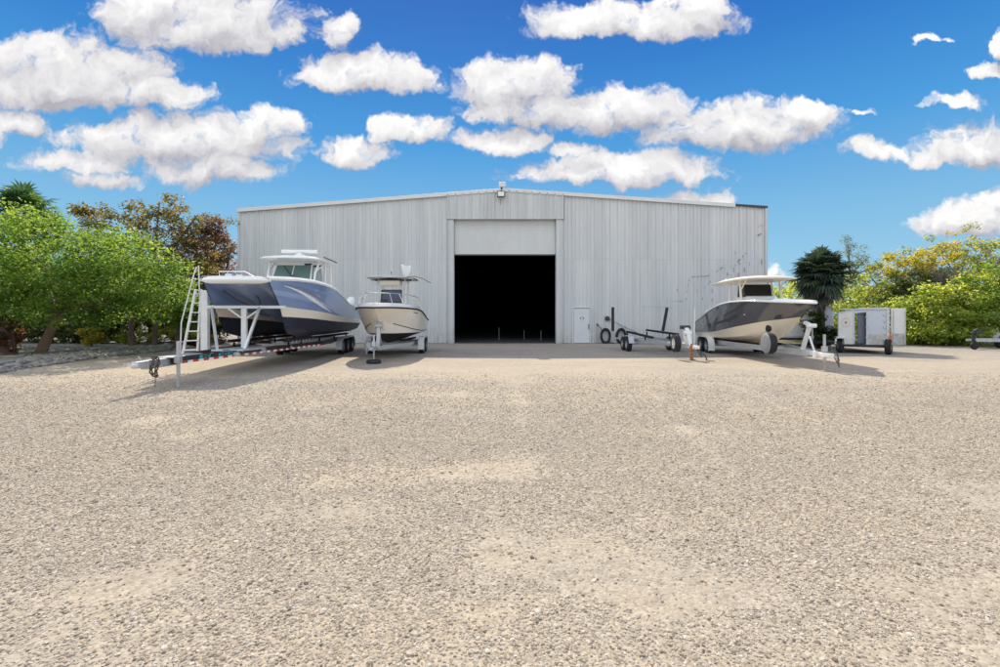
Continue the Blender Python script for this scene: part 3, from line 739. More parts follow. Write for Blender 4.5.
def outboard(parent, x, y, z, s=1.0, tilt=.0, m='engine'):
    cow = []
    for k, (zz_, l0, l1, w) in enumerate(((.0,-.18,.14,.13),(.08,-.28,.2,.19),(.25,-.32,.22,.21),(.42,-.30,.18,.19),(.52,-.22,.10,.13),(.55,-.14,.02,.05))):
        cow.append([(x+((l0+l1)/2+(l1-l0)/2*math.cos(a))*s, y+w*math.sin(a)*s, z+zz_*s) for a in np.linspace(0, 2*math.pi, 17)])
    b = MB(); b.grid(cow); e = b.build('outboard_engine', M[m], parent, smooth=50, weld=True)
    b = MB(); b.box((x-.05*s, y, z-.35*s),(.24*s,.12*s,.75*s)); b.box((x-.12*s,y,z-.62*s),(.42*s,.22*s,.03*s)); b.tube([(x-.28*s,y,z-.80*s),(x+.18*s,y,z-.80*s)], [.07*s,.05*s], 10); b.box((x-.02*s,y,z-.95*s),(.18*s,.03*s,.26*s))
    for k in range(3):
        a = k*2.1; b.bar((x-.32*s,y,z-.8*s),(x-.32*s,y+.17*s*math.cos(a),z-.8*s+.17*s*math.sin(a)),.1*s,.015*s,up=(1,0,.3))
    b.build('lower_unit', M[m], e, bevel=.01)
    return e
def ttop(parent, xc, zc, lx, ly, th, m, crown=.08, droop=.10):
    b = MB(); top = []; bot = []
    for u in np.linspace(-1, 1, 13):
        rt, rb = [], []
        for v in np.linspace(-1, 1, 13):
            k = (1-abs(u)**5*.10*(abs(v)**3)); kk = 1-.08*abs(v)**6
            X = xc+u*lx/2*kk; Y = v*ly/2*k; h = crown*(1-u*u*.6)*(1-v*v) - droop*max(0,-u)**2
            e = 1-max(abs(u),abs(v))**10*.8
            rt.append((X, Y, zc+h+th*e*.5)); rb.append((X, Y, zc+h*.6-th*e*.5))
        top.append(rt); bot.append(rb)
    b.grid(top); b.grid(bot, flip=True)
    for (i_, rev) in ((0,0),(-1,1)): b.grid([top[i_], bot[i_]])
    b.grid([[r[0] for r in top],[r[0] for r in bot]]); b.grid([[r[-1] for r in top],[r[-1] for r in bot]])
    return b.build('hardtop', M[m], parent, smooth=45, weld=True)

# ================================================================== LEFT: catamaran and its long trailer
HDL = math.atan2(-11, .9)
FWD = Vector((math.cos(HDL), math.sin(HDL), 0))
AX_L = Vector((-8.2, 21.5, 0))
tl = thing('boat_trailer', 'long triple axle black boat trailer with red and white tape and a boarding ladder', 'trailer', AX_L, HDL, 'boat trailers')
# V-shaped main rails
for s in (1, -1):
    b = MB(); b.bar((3.3, s*1.12, .62),(10.5, -.32+s*.14, .62), .07, .16); b.bar((-2.2, s*1.0, .62),(3.3, s*1.12, .62), .07, .16)
    ra = b.build('rail', M['black_paint'], tl, bevel=.006)
    tp, ys = MB(), s*.04
    a0, a1 = Vector((3.35, s*1.157, .565)), Vector((10.45, -.32+s*.188, .565)); L = 40
    for k in range(L):
        p = a0.lerp(a1, k/L); q = a0.lerp(a1, (k+.94)/L); tp.bar(p+Vector((0,s*.0,0)), q, .006, .055, k%2)
    tp.build('reflective_tape', [M['red_refl'], M['white_refl']], ra)
    if s == 1:
        # worn teal lettering, too small to read in the photograph
        lt = MB(); u = 0.0; dirv = (a1-a0).normalized()
        def word(u0, widths, h):
            for k, w in enumerate(widths):
                p = a0+dirv*(7.05-u0-w); p.z = .645; q = p+dirv*w*.72
                if k % 3 == 0: lt.bar(p, q, .006, h)
                elif k % 3 == 1:
                    lt.bar(p+Vector((0,0,h*.36)), q+Vector((0,0,h*.36)), .006, h*.25); lt.bar(p-Vector((0,0,h*.36)), q-Vector((0,0,h*.36)), .006, h*.25)
                else: lt.bar(p, p+dirv*w*.3, .006, h); lt.bar(p-Vector((0,0,h*.1)), q-Vector((0,0,h*.1)), .006, h*.3)
                u0 += w
        word(.55, [.16,.13,.14], .085); word(1.25, [.12]*9, .07)
        lt.build('lettering', M['teal'], ra)
b = MB()
for x, hw in ((-2.0,1.0),(-.6,1.04),(.9,1.06),(2.4,1.08),(4.0,1.0),(5.5,.78),(7.1,.56),(8.4,.37)): b.bar((x,-hw,.60),(x,hw,.60), .08, .10)
b.build('cross_member', M['alu'], tl, bevel=.005)
b = MB(); b.bar((10.1,-.32,.60),(11.25,-.32,.60),.17,.19); b.bar((9.4,-.28,.705),(10.6,-.31,.705),.42,.02); tg = b.build('tongue', M['galv'], tl, bevel=.01)
b = MB(); b.box((11.4,-.32,.63),(.34,.14,.13)); b.lathe([(0,-.07),(.07,-.06),(.085,0),(.06,.07),(0,.09)], (11.53,-.32,.62), 'z', 12); b.bar((11.3,-.32,.70),(11.45,-.32,.80),.03,.02); b.build('coupler', M['alu'], tg, bevel=.01)
b = MB()
for k in range(22):
    a = 2*math.pi*k/22; c = Vector((11.1+.10*math.cos(a), -.20+.03*math.sin(a*3), .56+.21*math.sin(a)))
    b.lathe([(.026,-.02),(.045,0),(.026,.02),(.012,0),(.026,-.02)], c, 'y' if k%2 else 'x', 8)
b.tube([(11.1,-.19,.36),(11.1,-.19,.2),(11.11,-.19,.1)], .007, 5)
b.build('safety_chain', M['old_chain'], tg)
jack(tl, 10.5, -.05, 0.0, 1.07, 'none', 'galv', 'galv')
# bow crossbar, tall post, centre post, braces
b = MB(); b.bar((7.05,-1.14,1.92),(7.05,1.12,1.92),.09,.09); b.build('bow_bar', M['white_paint'], tl, bevel=.01)
b = MB(); b.bar((7.02,-1.22,.62),(7.02,-1.22,2.42),.20,.16,up=(1,0,0)); b.box((7.02,-.9,.60),(.12,.8,.1)); b.build('tall_post', M['white_paint'], tl, bevel=.012)
b = MB(); b.bar((7.05,-.08,.62),(7.05,-.08,1.875),.15,.12,up=(1,0,0)); b.bar((7.05,-.1,1.55),(7.05,-.55,1.88),.05,.05); b.bar((7.05,-.06,1.55),(7.05,.40,1.88),.05,.05); b.build('centre_post', M['white_paint'], tl, bevel=.012)
b = MB(); b.bar((7.9,.30,.70),(7.10,.38,1.9),.07,.07); b.bar((8.1,-.35,.70),(7.1,-1.0,1.9),.07,.07); b.bar((7.05,-.1,.68),(7.9,-.1,.68),.08,.06); b.build('brace', M['alu'], tl, bevel=.006)
# boarding ladder
b = MB()
l0 = [Vector((7.26,-1.74,.50)), Vector((7.06,-1.42,.50))]; l1 = [Vector((7.12,-1.44,2.45)), Vector((7.02,-1.34,2.45))]
for p, q in zip(l0, l1): b.bar(p, q, .05, .07)
for k in range(7):
    t = (k+.5)/7; b.bar(l0[0].lerp(l1[0], t), l0[1].lerp(l1[1], t), .12, .03)
for p in l1: pass
b.tube([(7.30,-1.78,.5),(7.32,-1.74,1.45),(7.2,-1.42,3.0),(7.18,-1.38,3.1)], .018, 8)
b.tube([(7.12,-1.36,3.15),(7.05,-1.36,2.0)], .018, 8)
b.build('ladder', M['white_paint'], tl, bevel=.004)
for x in (-1.0, 0.0, 1.0):
    for s in (1,-1): wheel(tl, (x*.86, s*1.28, .33))
for s in (1,-1): fender(-.86, .86, s*1.28, .27, .40, .34, 'alu', tl, .12)
b = MB()
for y in (-.85, .85):
    b.bar((-2.0,y,.80),(6.3,y,.86),.14,.09)
    for x in (-1.8,.4,2.6,4.8,6.0): b.bar((x,y,.6),(x,y,.80),.06,.06)
b.build('bunk', M['carpet'], tl, bevel=.01)
b = MB()
for y in (-.45,.45): b.bar((5.2,y,.64),(8.3,y*.6,.70),.3,.05)
for k in range(9): b.tube([(3.0+.35*k,.62,.80),(3.0+.35*k,.92,.80)], .06, 8)
b.build('walk_plank', M['alu'], tl, bevel=.01)
trailer_lights(tl, -2.25, .95, .62)

BO_L = AX_L - FWD*2.35
cat = thing('catamaran', 'large white and grey blue twin hull powerboat with hardtop and navy bottom paint', 'boat', BO_L, HDL, 'boats on trailers')
k_ = .962
def K(pts): return [(x*k_, y, z) for x, y, z in pts]
c_sheer = K([(0,1.5,2.03),(1.6,1.52,2.05),(3.0,1.53,2.18),(4.2,1.53,2.46),(5.3,1.52,2.66),(7.0,1.43,2.79),(8.8,1.22,2.79),(10.6,.92,2.70)])
c_boot = K([(0,1.45,1.46),(4,1.45,1.63),(7,1.32,1.82),(9,1.08,1.91),(9.78,.96,1.95)])
c_wl = K([(0,1.42,1.30),(5,1.40,1.44),(8,1.20,1.58),(9.55,.95,1.63)])
c_ch = K([(0,1.28,1.05),(6,1.22,1.07),(8.2,1.05,1.14),(9.25,.93,1.24)])
c_kl = K([(0,.92,.90),(6,.90,.92),(8.2,.90,.98),(9.1,.92,1.12)])
i_wl = K([(0,.52,1.25),(5,.52,1.40),(8,.64,1.55),(9.55,.94,1.63)])
i_bt = K([(0,.50,1.55),(5,.50,1.62),(8,.60,1.74),(9.0,.75,1.88),(9.78,.95,1.95)])
i_tp = K([(0,.46,1.72),(7.4,.46,1.80),(8.4,.55,2.02),(9.4,.80,2.30),(10.5,.89,2.62)])
i_md = K([(0,.28,1.74),(7.4,.30,1.82),(8.4,.40,2.1),(9.4,.48,2.34),(10.5,.5,2.58)])
i_ct = K([(0,0,1.60),(7.6,0,1.60),(8.4,0,1.80),(9.3,0,2.10),(10.5,0,2.56)])
hull_part('topside', [c_boot, c_sheer], 'gel_blue', cat, 6)
hull_part('boot_stripe', [c_wl, c_boot], 'gel_cream', cat, 2)
hull_part('bottom', [i_wl, c_kl, c_ch, c_wl], 'antifoul', cat, 3)
hull_part('tunnel', [i_tp, i_md, i_ct], 'gel_blue', cat, 3)
hull_part('tunnel_side', [i_bt, i_tp], 'gel_blue', cat, 3)
hull_part('tunnel_stripe', [i_wl, i_bt], 'gel_cream', cat, 2)
b = MB(); b.grid(strips([i_tp, c_sheer], 1)[:, -2:]) if False else None
b = MB()
for s in (1,-1): b.add([(0,s*1.5,2.03),(0,s*1.45,1.46),(0,s*1.42,1.3),(0,s*1.28,1.05),(0,s*.92,.9),(0,s*.52,1.25),(0,s*.5,1.55),(0,s*.46,1.72),(0,0,1.75),(0,0,2.03)], [tuple(range(10))])
b.build('transom', M['gel_white'], cat)
# white foredeck beam across both bows
b = MB(); prof = []
for y in np.linspace(-.98, .98, 25):
    w = 1-abs(y/.98)**8; x = 10.6*k_-.02-.06*y*y
    prof.append([(x+(.13*math.cos(a))*max(w,.25), y, 2.68+.115*math.sin(a)*max(w,.3)) for a in np.linspace(0, 2*math.pi, 13)])
b.grid(prof); b.build('bow_beam', M['gel_white'], cat, smooth=50)
deck(c_sheer, cat, .20, .6, 'gel_white', .40)
C = catmull(c_sheer, 50); b = MB()
for s in (1,-1):
    b.grid(np.array([[(p[0], s*(p[1]+.012), p[2]-.03), (p[0], s*(p[1]+.03), p[2]+.03), (p[0], s*(p[1]-.03), p[2]+.10), (p[0], s*(p[1]-.16), p[2]+.10)] for p in C]))
b.build('toe_rail', M['gel_white'], cat, smooth=40)
fnc = surf(c_boot, c_sheer)
decal(fnc, [(.93,.80),(.86,.66),(.76,.42),(.66,.20),(.56,.06)], [.02,.10,.16,.12,.02], 1, 'hull_stripe', 'white_refl', cat)
decal(fnc, [(.95,.86),(.86,.80),(.76,.62),(.66,.40),(.58,.24)], [.02,.06,.09,.05,.01], 1, 'hull_stripe', 'cover_grey', cat)
# console, windscreen, hardtop
b = MB(); b.prism([(3.3,-.75,2.1),(6.3,-.75,2.3),(6.0,-.72,2.9),(5.5,-.7,3.05),(3.3,-.7,3.0)], (0,1.47,0)); b.build('console', M['gel_white'], cat, bevel=.05)
b = MB(); b.prism([(5.62,-.72,3.0),(5.66,-.72,3.0),(5.26,-.66,3.62),(5.22,-.66,3.62)], (0,1.40,0))
for s in (-1,1): b.prism([(5.6,s*.74,3.0),(4.2,s*.76,3.0),(4.2,s*.70,3.6),(5.22,s*.69,3.62)], (0,.012*s,0))
ws = b.build('windscreen', M['glass'], cat)
b = MB()
for s in (-1,1): b.bar((5.66,s*.72,2.98),(5.24,s*.66,3.63),.05,.05)
b.bar((5.68,.0,2.98),(5.26,.0,3.63),.035,.035); b.bar((5.67,-.7,3.0),(5.67,.7,3.0),.04,.04); b.build('screen_frame', M['gel_white'], ws)
b = MB(); b.bar((5.66,.05,3.14),(5.40,-.36,3.60),.03,.035); b.bar((5.70,.05,3.02),(5.64,.07,3.22),.03,.03); b.build('wiper', M['seal'], ws)
ht = ttop(cat, 4.75, 3.80, 2.7, 2.25, .15, 'gel_white', .10, .05)
b = MB()
for s in (-1,1):
    b.tube([(5.75,s*.86,2.72),(5.55,s*.86,3.3),(5.2,s*.92,3.74)], .045, 8); b.tube([(4.7,s*1.0,2.55),(4.6,s*.97,3.74)], .04, 8); b.tube([(3.75,s*1.0,2.25),(3.7,s*.95,3.74)], .045, 8)
    b.tube([(5.5,s*.86,3.35),(4.7,s*.97,3.72)], .03, 8); b.tube([(4.2,s*1.06,2.9),(3.75,s*1.0,2.9)], .03, 8)
b.build('hardtop_leg', M['gel_white'], cat, smooth=50)
b = MB(); b.box((4.95,.1,4.19),(.2,1.36,.12)); b.lathe([(.26,0),(.24,.1),(.10,.24),(0,.24)], (4.95,.1,3.90), 'z', 14); b.build('radar_bar', M['gel_white'], ht, bevel=.03)
b = MB(); b.tube([(5.2,1.10,3.94),(3.4,1.13,3.93)], .025, 6); b.build('outrigger_pole', M['black_paint'], ht)
b = MB()
for p in ((5.2,.5,3.66),(4.8,.75,3.64),(4.4,.4,3.66)): b.box(p,(.12,.26,.06))
b.build('overhead_speaker', M['seal'], ht)
b = MB()
b.tube([(9.2,-.9,2.86),(9.25,-.88,3.0),(9.1,-.2,3.02),(9.15,.1,2.86)], .014, 6); b.box((9.45,-.45,2.86),(.3,.2,.1)); b.box((9.4,-.2,2.85),(.18,.16,.08)); b.build('windlass', M['chrome'], cat, bevel=.02)
for y in (-.85,.85): outboard(cat, -.5, y, 2.0, 1.15, m='gel_white')
b = MB(); b.tube([(10.4*k_-.2,.15,2.5),(9.0,.18,2.2),(8.9,.2,2.02),(9.1,.12,1.95)], .02, 6); b.tube([(9.55,-.9,2.6),(9.2,-.4,2.15),(8.8,-.05,1.9)], .018, 6); b.build('bow_line', M['seal'], cat, smooth=60)

# ================================================================== MIDDLE: ivory centre console
HDM = R(-87.6); FM = Vector((math.cos(HDM), math.sin(HDM), 0)); AX_M = Vector((-4.6, 21.3, 0))
tm = thing('boat_trailer', 'galvanised boat trailer under the ivory centre console boat, jack on a round black block', 'trailer', AX_M, HDM, 'boat trailers')
for s in (1,-1):
    b = MB(); b.bar((-2,s*.82,.5),(1.6,s*.82,.5),.08,.14); b.bar((1.6,s*.82,.5),(4.1,s*.08,.5),.08,.14); b.build('rail', M['alu'], tm, bevel=.008)
b = MB()
for x, w in ((-1.9,.8),(-.5,.8),(.9,.8),(2.4,.55)): b.bar((x,-w,.48),(x,w,.48),.08,.09)
b.bar((0,-1.05,.36),(0,1.05,.36),.08,.08); b.bar((-.8,-1.05,.36),(-.8,1.05,.36),.08,.08); b.build('cross_member', M['alu'], tm, bevel=.006)
b = MB(); b.bar((3.6,0,.50),(4.75,0,.50),.12,.12); b.box((4.85,0,.53),(.3,.12,.1)); b.build('tongue', M['galv'], tm, bevel=.01)
for x in (.05,-.82):
    for s in (1,-1): wheel(tm, (x, s*1.14, .33))
for s in (1,-1): fender(-.82,.05,s*1.14,.26,.40,.34,'white_paint',tm,.15)
b = MB()
for s in (1,-1): b.bar((-2,s*.55,.60),(1.7,s*.5,.66),.12,.08)
b.build('bunk', M['carpet'], tm, bevel=.01)
b = MB(); b.bar((3.85,0,.5),(3.62,0,1.38),.13,.13); b.bar((3.62,0,1.38),(3.45,0,1.42),.12,.10); b.tube([(3.66,-.14,1.28),(3.66,.14,1.28)], .09, 12); b.tube([(3.7,.12,1.28),(3.8,.14,1.16),(3.82,.24,1.16)], .014, 6); b.bar((3.2,0,.52),(3.68,0,1.0),.07,.07); b.box((3.5,0,1.47),(.12,.22,.12)); b.build('winch_post', M['galv'], tm, bevel=.01)
b = MB(); b.tube([(3.5,0,1.35),(2.95,0,1.25)], .016, 5); b.build('winch_strap', M['black_rub'], tm)
b = MB(); b.box((4.25,-.24,.60),(.16,.14,.20)); b.tube([(4.3,-.2,.5),(4.4,-.3,.3),(4.35,-.28,.55)], .02, 6); b.build('brake_box', M['galv'], tm, bevel=.02)
jack(tm, 4.62, .02, 0.13, 1.0, 'none', 'alu', 'galv', True)
b = MB(); b.lathe([(0,0),(.24,0),(.26,.05),(.22,.13),(0,.14)], (4.62,.02,0), 'z', 18); b.build('jack_foot', M['black_rub'], tm, smooth=40)
trailer_lights(tm, -2.05, .8, .5)

BM_ = AX_M - FM*2.0
cc = thing('centre_console_boat', 'ivory hulled centre console boat with black rub rail, bow rail and dark T top', 'boat', BM_, HDM, 'boats on trailers')
ms = [(0,1.2,1.50),(1.0,1.24,1.55),(2.2,1.26,1.74),(3.4,1.25,1.90),(4.6,1.10,1.96),(5.5,.78,1.98),(6.15,.34,1.98),(6.42,0,1.97)]
mc = [(0,1.10,.98),(2.2,1.12,1.02),(3.6,.98,1.12),(4.7,.62,1.28),(5.35,.26,1.42),(5.7,0,1.5)]
mw = [(0,1.06,.94),(2.2,1.06,.95),(3.6,.92,.97),(4.5,.58,.98),(5.0,.24,.99),(5.25,0,1.0)]
mk_ = [(0,0,.56),(2.5,0,.56),(3.6,0,.57),(4.3,0,.60),(4.85,0,.74)]
hull_part('topside', [mw, mc, ms], 'gel_ivory', cc, 4, [0.0,.03])
hull_part('bottom', [mk_, mw], 'antifoul_black', cc, 3)
transom([mk_, mw, mc, ms], 'gel_ivory', cc)
deck(ms, cc, .16, .5, 'gel_white', .62)
rubrail(ms, .032, 'black_rub', cc)
C = catmull(mc, 50); b = MB()
for s in (1,-1): b.tube([(p[0], s*(p[1]+.008), p[2]) for p in C[:44]], .016, 5)
b.build('spray_rail', M['seal'], cc)
C = catmull(ms, 50)
b = MB()
for s in (1,-1): b.grid(np.array([[(p[0], s*max(0,p[1]-.01), p[2]), (p[0]-.02, s*max(0,p[1]-.05), p[2]+.13), (p[0]-.1, s*max(0,p[1]-.22), p[2]+.15)] for p in C[8:]]))
b.build('toe_rail', M['gel_white'], cc, smooth=40)
b = MB()
rl = [(2.6,1.18,1.92),(3.0,1.16,2.32),(3.9,1.10,2.42),(4.8,.92,2.46),(5.5,.62,2.48),(6.05,.22,2.48),(6.15,0,2.48)]
RC = catmull(rl, 24); full = [tuple(p) for p in RC] + [(p[0],-p[1],p[2]) for p in RC[::-1][1:]]
b.tube(full, .016, 6)
for x in (3.4,4.4,5.3,5.9):
    i = int(np.argmin(abs(RC[:,0]-x))); j = int(np.argmin(abs(C[:,0]-x+.12)))
    for s in (1,-1): b.tube([(RC[i][0], s*RC[i][1], RC[i][2]), (C[j][0], s*max(0,C[j][1]-.06), C[j][2]+.1)], .013, 6)
b.build('bow_rail', M['chrome'], cc, smooth=60)
b = MB(); b.prism([(2.2,-.42,1.2),(3.5,-.42,1.4),(3.3,-.40,2.12),(3.0,-.38,2.25),(2.2,-.38,2.2)], (0,.82,0)); cs = b.build('console', M['gel_white'], cc, bevel=.04)
b = MB()
for y in (-.24,.24): b.lathe([(0,0),(.09,0),(.09,.05),(0,.05)], (3.36,y,2.06), 'x', 14)
b.build('hatch_cup', M['seal'], cs)
b = MB(); b.prism([(3.16,-.42,2.22),(3.19,-.42,2.22),(3.04,-.40,2.72),(3.01,-.40,2.72)], (0,.82,0)); w2 = b.build('windscreen', M['smoke_glass'], cc)
b = MB()
for y in (-.43,.41): b.bar((3.19,y,2.20),(3.03,y*.96,2.74),.05,.04)
b.bar((3.03,-.42,2.74),(3.03,.40,2.74),.04,.04); b.bar((3.2,-.43,2.22),(3.2,.41,2.22),.04,.04); b.box((3.2,-.3,2.28),(.04,.3,.12)); b.build('screen_frame', M['seal'], w2)
ht = ttop(cc, 2.7, 3.22, 1.9, 2.0, .045, 'black_rub', .05, 0)
b = MB()
for s in (-1,1):
    b.tube([(3.15,s*.58,1.85),(3.1,s*.55,3.2)], .03, 8); b.tube([(2.2,s*.58,1.7),(2.15,s*.55,3.2)], .03, 8); b.tube([(3.5,s*.9,3.2),(1.9,s*.9,3.2)], .022, 8); b.tube([(3.1,s*.55,2.8),(3.05,s*.9,3.2)], .02, 6)
b.tube([(3.5,-.9,3.2),(3.55,0,3.24),(3.5,.9,3.2)], .022, 8); b.tube([(1.9,-.9,3.2),(1.9,.9,3.2)], .022, 8)
b.build('hardtop_leg', M['white_paint'], cc, smooth=50)
b = MB(); b.prism([(2.5,-.5,2.90),(3.3,-.5,2.94),(3.3,-.5,3.14),(2.5,-.5,3.16)], (0,.86,0)); b.build('electronics_box', M['gel_cream'], ht, bevel=.04)
b = MB(); b.tube([(3.3,-.8,3.30),(3.3,-.3,3.34),(3.28,.2,3.32)], .02, 6); b.box((2.9,-.2,3.30),(.2,.4,.07)); b.build('life_ring_rack', M['gel_white'], ht)
b = MB()   # upright white antenna paddle
pd = [(-.07,3.30),(.09,3.30),(.20,3.55),(.22,3.80),(.17,3.84),(.02,3.80),(-.20,3.90),(-.24,3.84),(-.17,3.52)]
b.prism([(2.55,.52+p[0],p[1]) for p in pd], (-.10,0,0)); b.bar((2.5,.5,3.24),(2.5,.5,3.34),.06,.06); b.build('antenna', M['gel_white'], ht, bevel=.025)
b = MB(); b.tube([(2.6,.55,3.34),(2.6,.9,3.36),(2.5,1.2,3.28),(2.3,1.55,3.1)], .014, 6); b.build('fishing_rod', M['seal'], ht)
b = MB(); b.tube([(2.4,-.15,3.24),(2.4,-.15,3.52)], .008, 5); b.lathe([(0,0),(.04,.02),(0,.06)], (2.4,-.15,3.52),'z',8); b.build('mast_light', M['seal'], ht)
b = MB(); fm = surf(mc, ms)
for k in range(9):
    t = .66-.010*k; p = fm(t, .80, 1, .01); b.box(p, (.045,.01,.05))
b.build('hull_lettering', M['seal'], cc)
b = MB(); b.lathe([(.035,-.012),(.05,0),(.035,.012),(.022,0),(.035,-.012)], (5.95,0,1.72), 'y', 10); b.box((5.94,0,1.78),(.08,.16,.05)); b.build('bow_eye', M['seal'], cc)
outboard(cc, -.4, 0, 1.5, 1.1, m='engine')

# ================================================================== EMPTY TRAILER by the wall
HDE = R(-89.5); AX_E = Vector((7.1, 22.9, 0))
te = thing('boat_trailer', 'empty galvanised boat trailer with black bunks and two black upright guide poles', 'trailer', AX_E, HDE, 'boat trailers')
for s in (1,-1):
    b = MB(); b.bar((-1.9,s*.75,.52),(1.5,s*.75,.52),.07,.13); b.bar((1.5,s*.75,.52),(4.4,s*.06,.50),.07,.13); b.build('rail', M['galv'], te, bevel=.008)
b = MB()
for x, w in ((-1.8,1.3),(-.4,.75),(1.2,.75),(2.6,.48)): b.bar((x,-w,.50),(x,w,.50),.08,.08)
b.bar((.4,-1.0,.34),(.4,1.0,.34),.07,.07); b.bar((-.4,-1.0,.34),(-.4,1.0,.34),.07,.07); b.build('cross_member', M['galv'], te, bevel=.006)
b = MB(); b.bar((4.2,0,.50),(5.3,0,.49),.12,.12); b.box((5.42,0,.51),(.30,.14,.12)); tg = b.build('tongue', M['white_paint'], te, bevel=.015)
for x in (.42,-.30):
    for s in (1,-1): wheel(te, (x, s*1.1, .33))
for s in (1,-1):
    b = MB(); b.bar((.0,s*1.1,.72),(.85,s*1.1,.72),.25,.02); b.bar((.85,s*1.1,.72),(1.0,s*1.1,.40),.25,.02); b.build('fender', M['galv'], te, bevel=.005)
for s, lift in ((1,.14),(-1,.0)):
    b = MB(); b.bar((-1.9,s*.5,.84+lift*.6),(2.2,s*.55,.72+lift),.14,.09); b.bar((-1.9,s*.5,.52),(-1.9,s*.5,.84),.06,.06); b.bar((1.2,s*.55,.55),(1.2,s*.55,.75+lift),.06,.06); b.build('bunk', M['carpet'], te, bevel=.012)
b = MB(); b.bar((-1.8,-1.28,.5),(-1.8,-1.28,.95),.05,.05); b.build('pole_bracket', M['galv'], te)
b = MB(); b.bar((-1.8,1.28,.5),(-1.8,1.30,.95),.05,.05); b.build('pole_bracket', M['galv'], te)
b = MB(); b.tube([(-1.8,-1.28,.88),(-1.8,-1.28,2.10)], .075, 14); b.build('guide_pole', M['black_rub'], te, smooth=50)
b = MB(); b.tube([(-1.8,1.30,.88),(-1.8,1.52,2.08)], .075, 14); b.build('guide_pole', M['black_rub'], te, smooth=50)
b = MB(); b.prism([(4.6,-.07,.55),(4.9,-.07,.55),(4.74,-.07,1.0),(4.6,-.07,1.2),(4.44,-.07,1.2)], (0,.14,0)); b.tube([(4.62,-.16,1.0),(4.62,.16,1.0)], .085, 12); b.bar((4.7,-.12,.6),(4.6,-.14,.95),.05,.05); b.bar((4.8,.10,.6),(4.65,.12,1.1),.04,.04); b.bar((4.5,0,.9),(4.25,0,.62),.05,.05); wpo = b.build('winch_post', M['white_paint'], te, bevel=.02)
b = MB(); b.box((4.42,-.02,1.25),(.14,.36,.08)); b.tube([(4.4,-.2,1.2),(4.4,.2,1.2)], .06, 10); b.build('bow_stop', M['seal'], wpo, bevel=.01)
wheel(te, (4.75,-.50,.62), 'white', 0, 'spare_wheel')
b = MB(); b.bar((4.55,-.55,.6),(4.55,0,.55),.06,.06); b.build('spare_bracket', M['galv'], te)
b = MB(); b.tube([(4.7,.22,.5),(4.7,.24,1.95)], .022, 8); b.build('guide_rod', M['white_paint'], te)
jack(te, 5.15, -.06, 0, .62, 'wheel', 'rust_iron', 'rust_iron', False)
b = MB()
for k in range(10):
    b.lathe([(.02,-.008),(.03,0),(.02,.008),(.012,0),(.02,-.008)], (5.45-.004*k, .03+.02*k, .42-.045*k+.002*k*k), 'y' if k%2 else 'x', 7)
b.tube([(5.42,.1,.42),(5.5,.3,.2),(5.45,.4,.03),(5.6,.6,.02)], .012, 5); b.tube([(5.3,.2,.45),(5.32,.22,.25),(5.3,.4,.2),(5.3,.42,.02)], .02, 5)
b.build('safety_chain', M['seal'], tg)
trailer_lights(te, -1.98, .6, .52)

# ================================================================== RIGHT: dark grey centre console
HDR = math.atan2(-8.1, -.65); FR = Vector((math.cos(HDR), math.sin(HDR), 0)); AX_R = Vector((10.52, 21.35, 0))
tr = thing('boat_trailer', 'aluminium boat trailer under the dark grey boat with covered spare wheel and yellow strap', 'trailer', AX_R, HDR, 'boat trailers')
for s in (1,-1):
    b = MB(); b.bar((-2.2,s*.88,.50),(2.2,s*.88,.50),.08,.18); b.bar((2.2,s*.88,.50),(6.3,-.24+s*.10,.48),.08,.18); b.build('rail', M['alu'], tr, bevel=.008)
b = MB()
for x, w in ((-2.1,.85),(-.6,.85),(1.0,.85),(2.8,.75),(4.4,.45)): b.bar((x,-w,.46),(x,w,.46),.08,.10)
for x in (.0,-.80): b.bar((x,-1.1,.36),(x,1.1,.36),.08,.08)
b.build('cross_member', M['alu'], tr, bevel=.006)
b = MB(); b.bar((5.6,-.2,.50),(7.2,-.28,.48),.13,.13); b.box((7.32,-.29,.50),(.30,.14,.11)); b.box((6.75,-.36,.47),(.14,.10,.22)); tg = b.build('tongue', M['white_paint'], tr, bevel=.012)
for x in (.0,-.80):
    for s in (1,-1): wheel(tr, (x, s*1.22, .34), 'std')
for s in (1,-1): fender(-.80,.0,s*1.22,.28,.41,.35,'white_paint',tr,.22)
b = MB()
for s in (1,-1): b.bar((-2.1,s*.55,.56),(3.0,s*.42,.58),.14,.08)
b.build('bunk', M['carpet'], tr, bevel=.01)
b = MB(); b.bar((5.62,-.14,.52),(6.05,-.14,1.36),.10,.12); b.bar((6.08,-.14,1.36),(5.75,-.14,1.44),.10,.10); b.tube([(6.1,-.26,1.34),(6.1,.02,1.34)], .07, 10); b.bar((6.3,-.14,.55),(6.02,-.14,1.0),.05,.05); wp = b.build('winch_post', M['white_paint'], tr, bevel=.012)
b = MB(); b.box((5.72,-.14,1.49),(.12,.22,.08)); b.build('bow_roller', M['seal'], wp, bevel=.01)
b = MB(); b.bar((6.05,-.14,1.40),(5.15,-.06,1.50),.06,.03); b.build('winch_strap', M['yellow'], tr)
sw = MB(); r, w = .36, .14
sw.lathe([(0,-w),(r*.62,-w-.01),(r*.9,-w+.01),(r*.98,-w+.04)], n=28)
spw = sw.build('spare_wheel', M['cover_grey'], tr, smooth=40); spw.location = (5.15,-.98,.72)
b = MB(); b.lathe([(r*.98,-w+.035),(r,-w+.07),(r,w-.06),(r*.9,w),(0,w)], n=28); b.build('tyre', M['tyre'], spw, smooth=40)
b = MB(); b.bar((5.15,-.9,.60),(5.15,-.2,.52),.07,.07); b.build('spare_bracket', M['galv'], tr)
jack(tr, 7.12, -.30, 0, 1.10, 'plate', 'galv', 'wood', False)
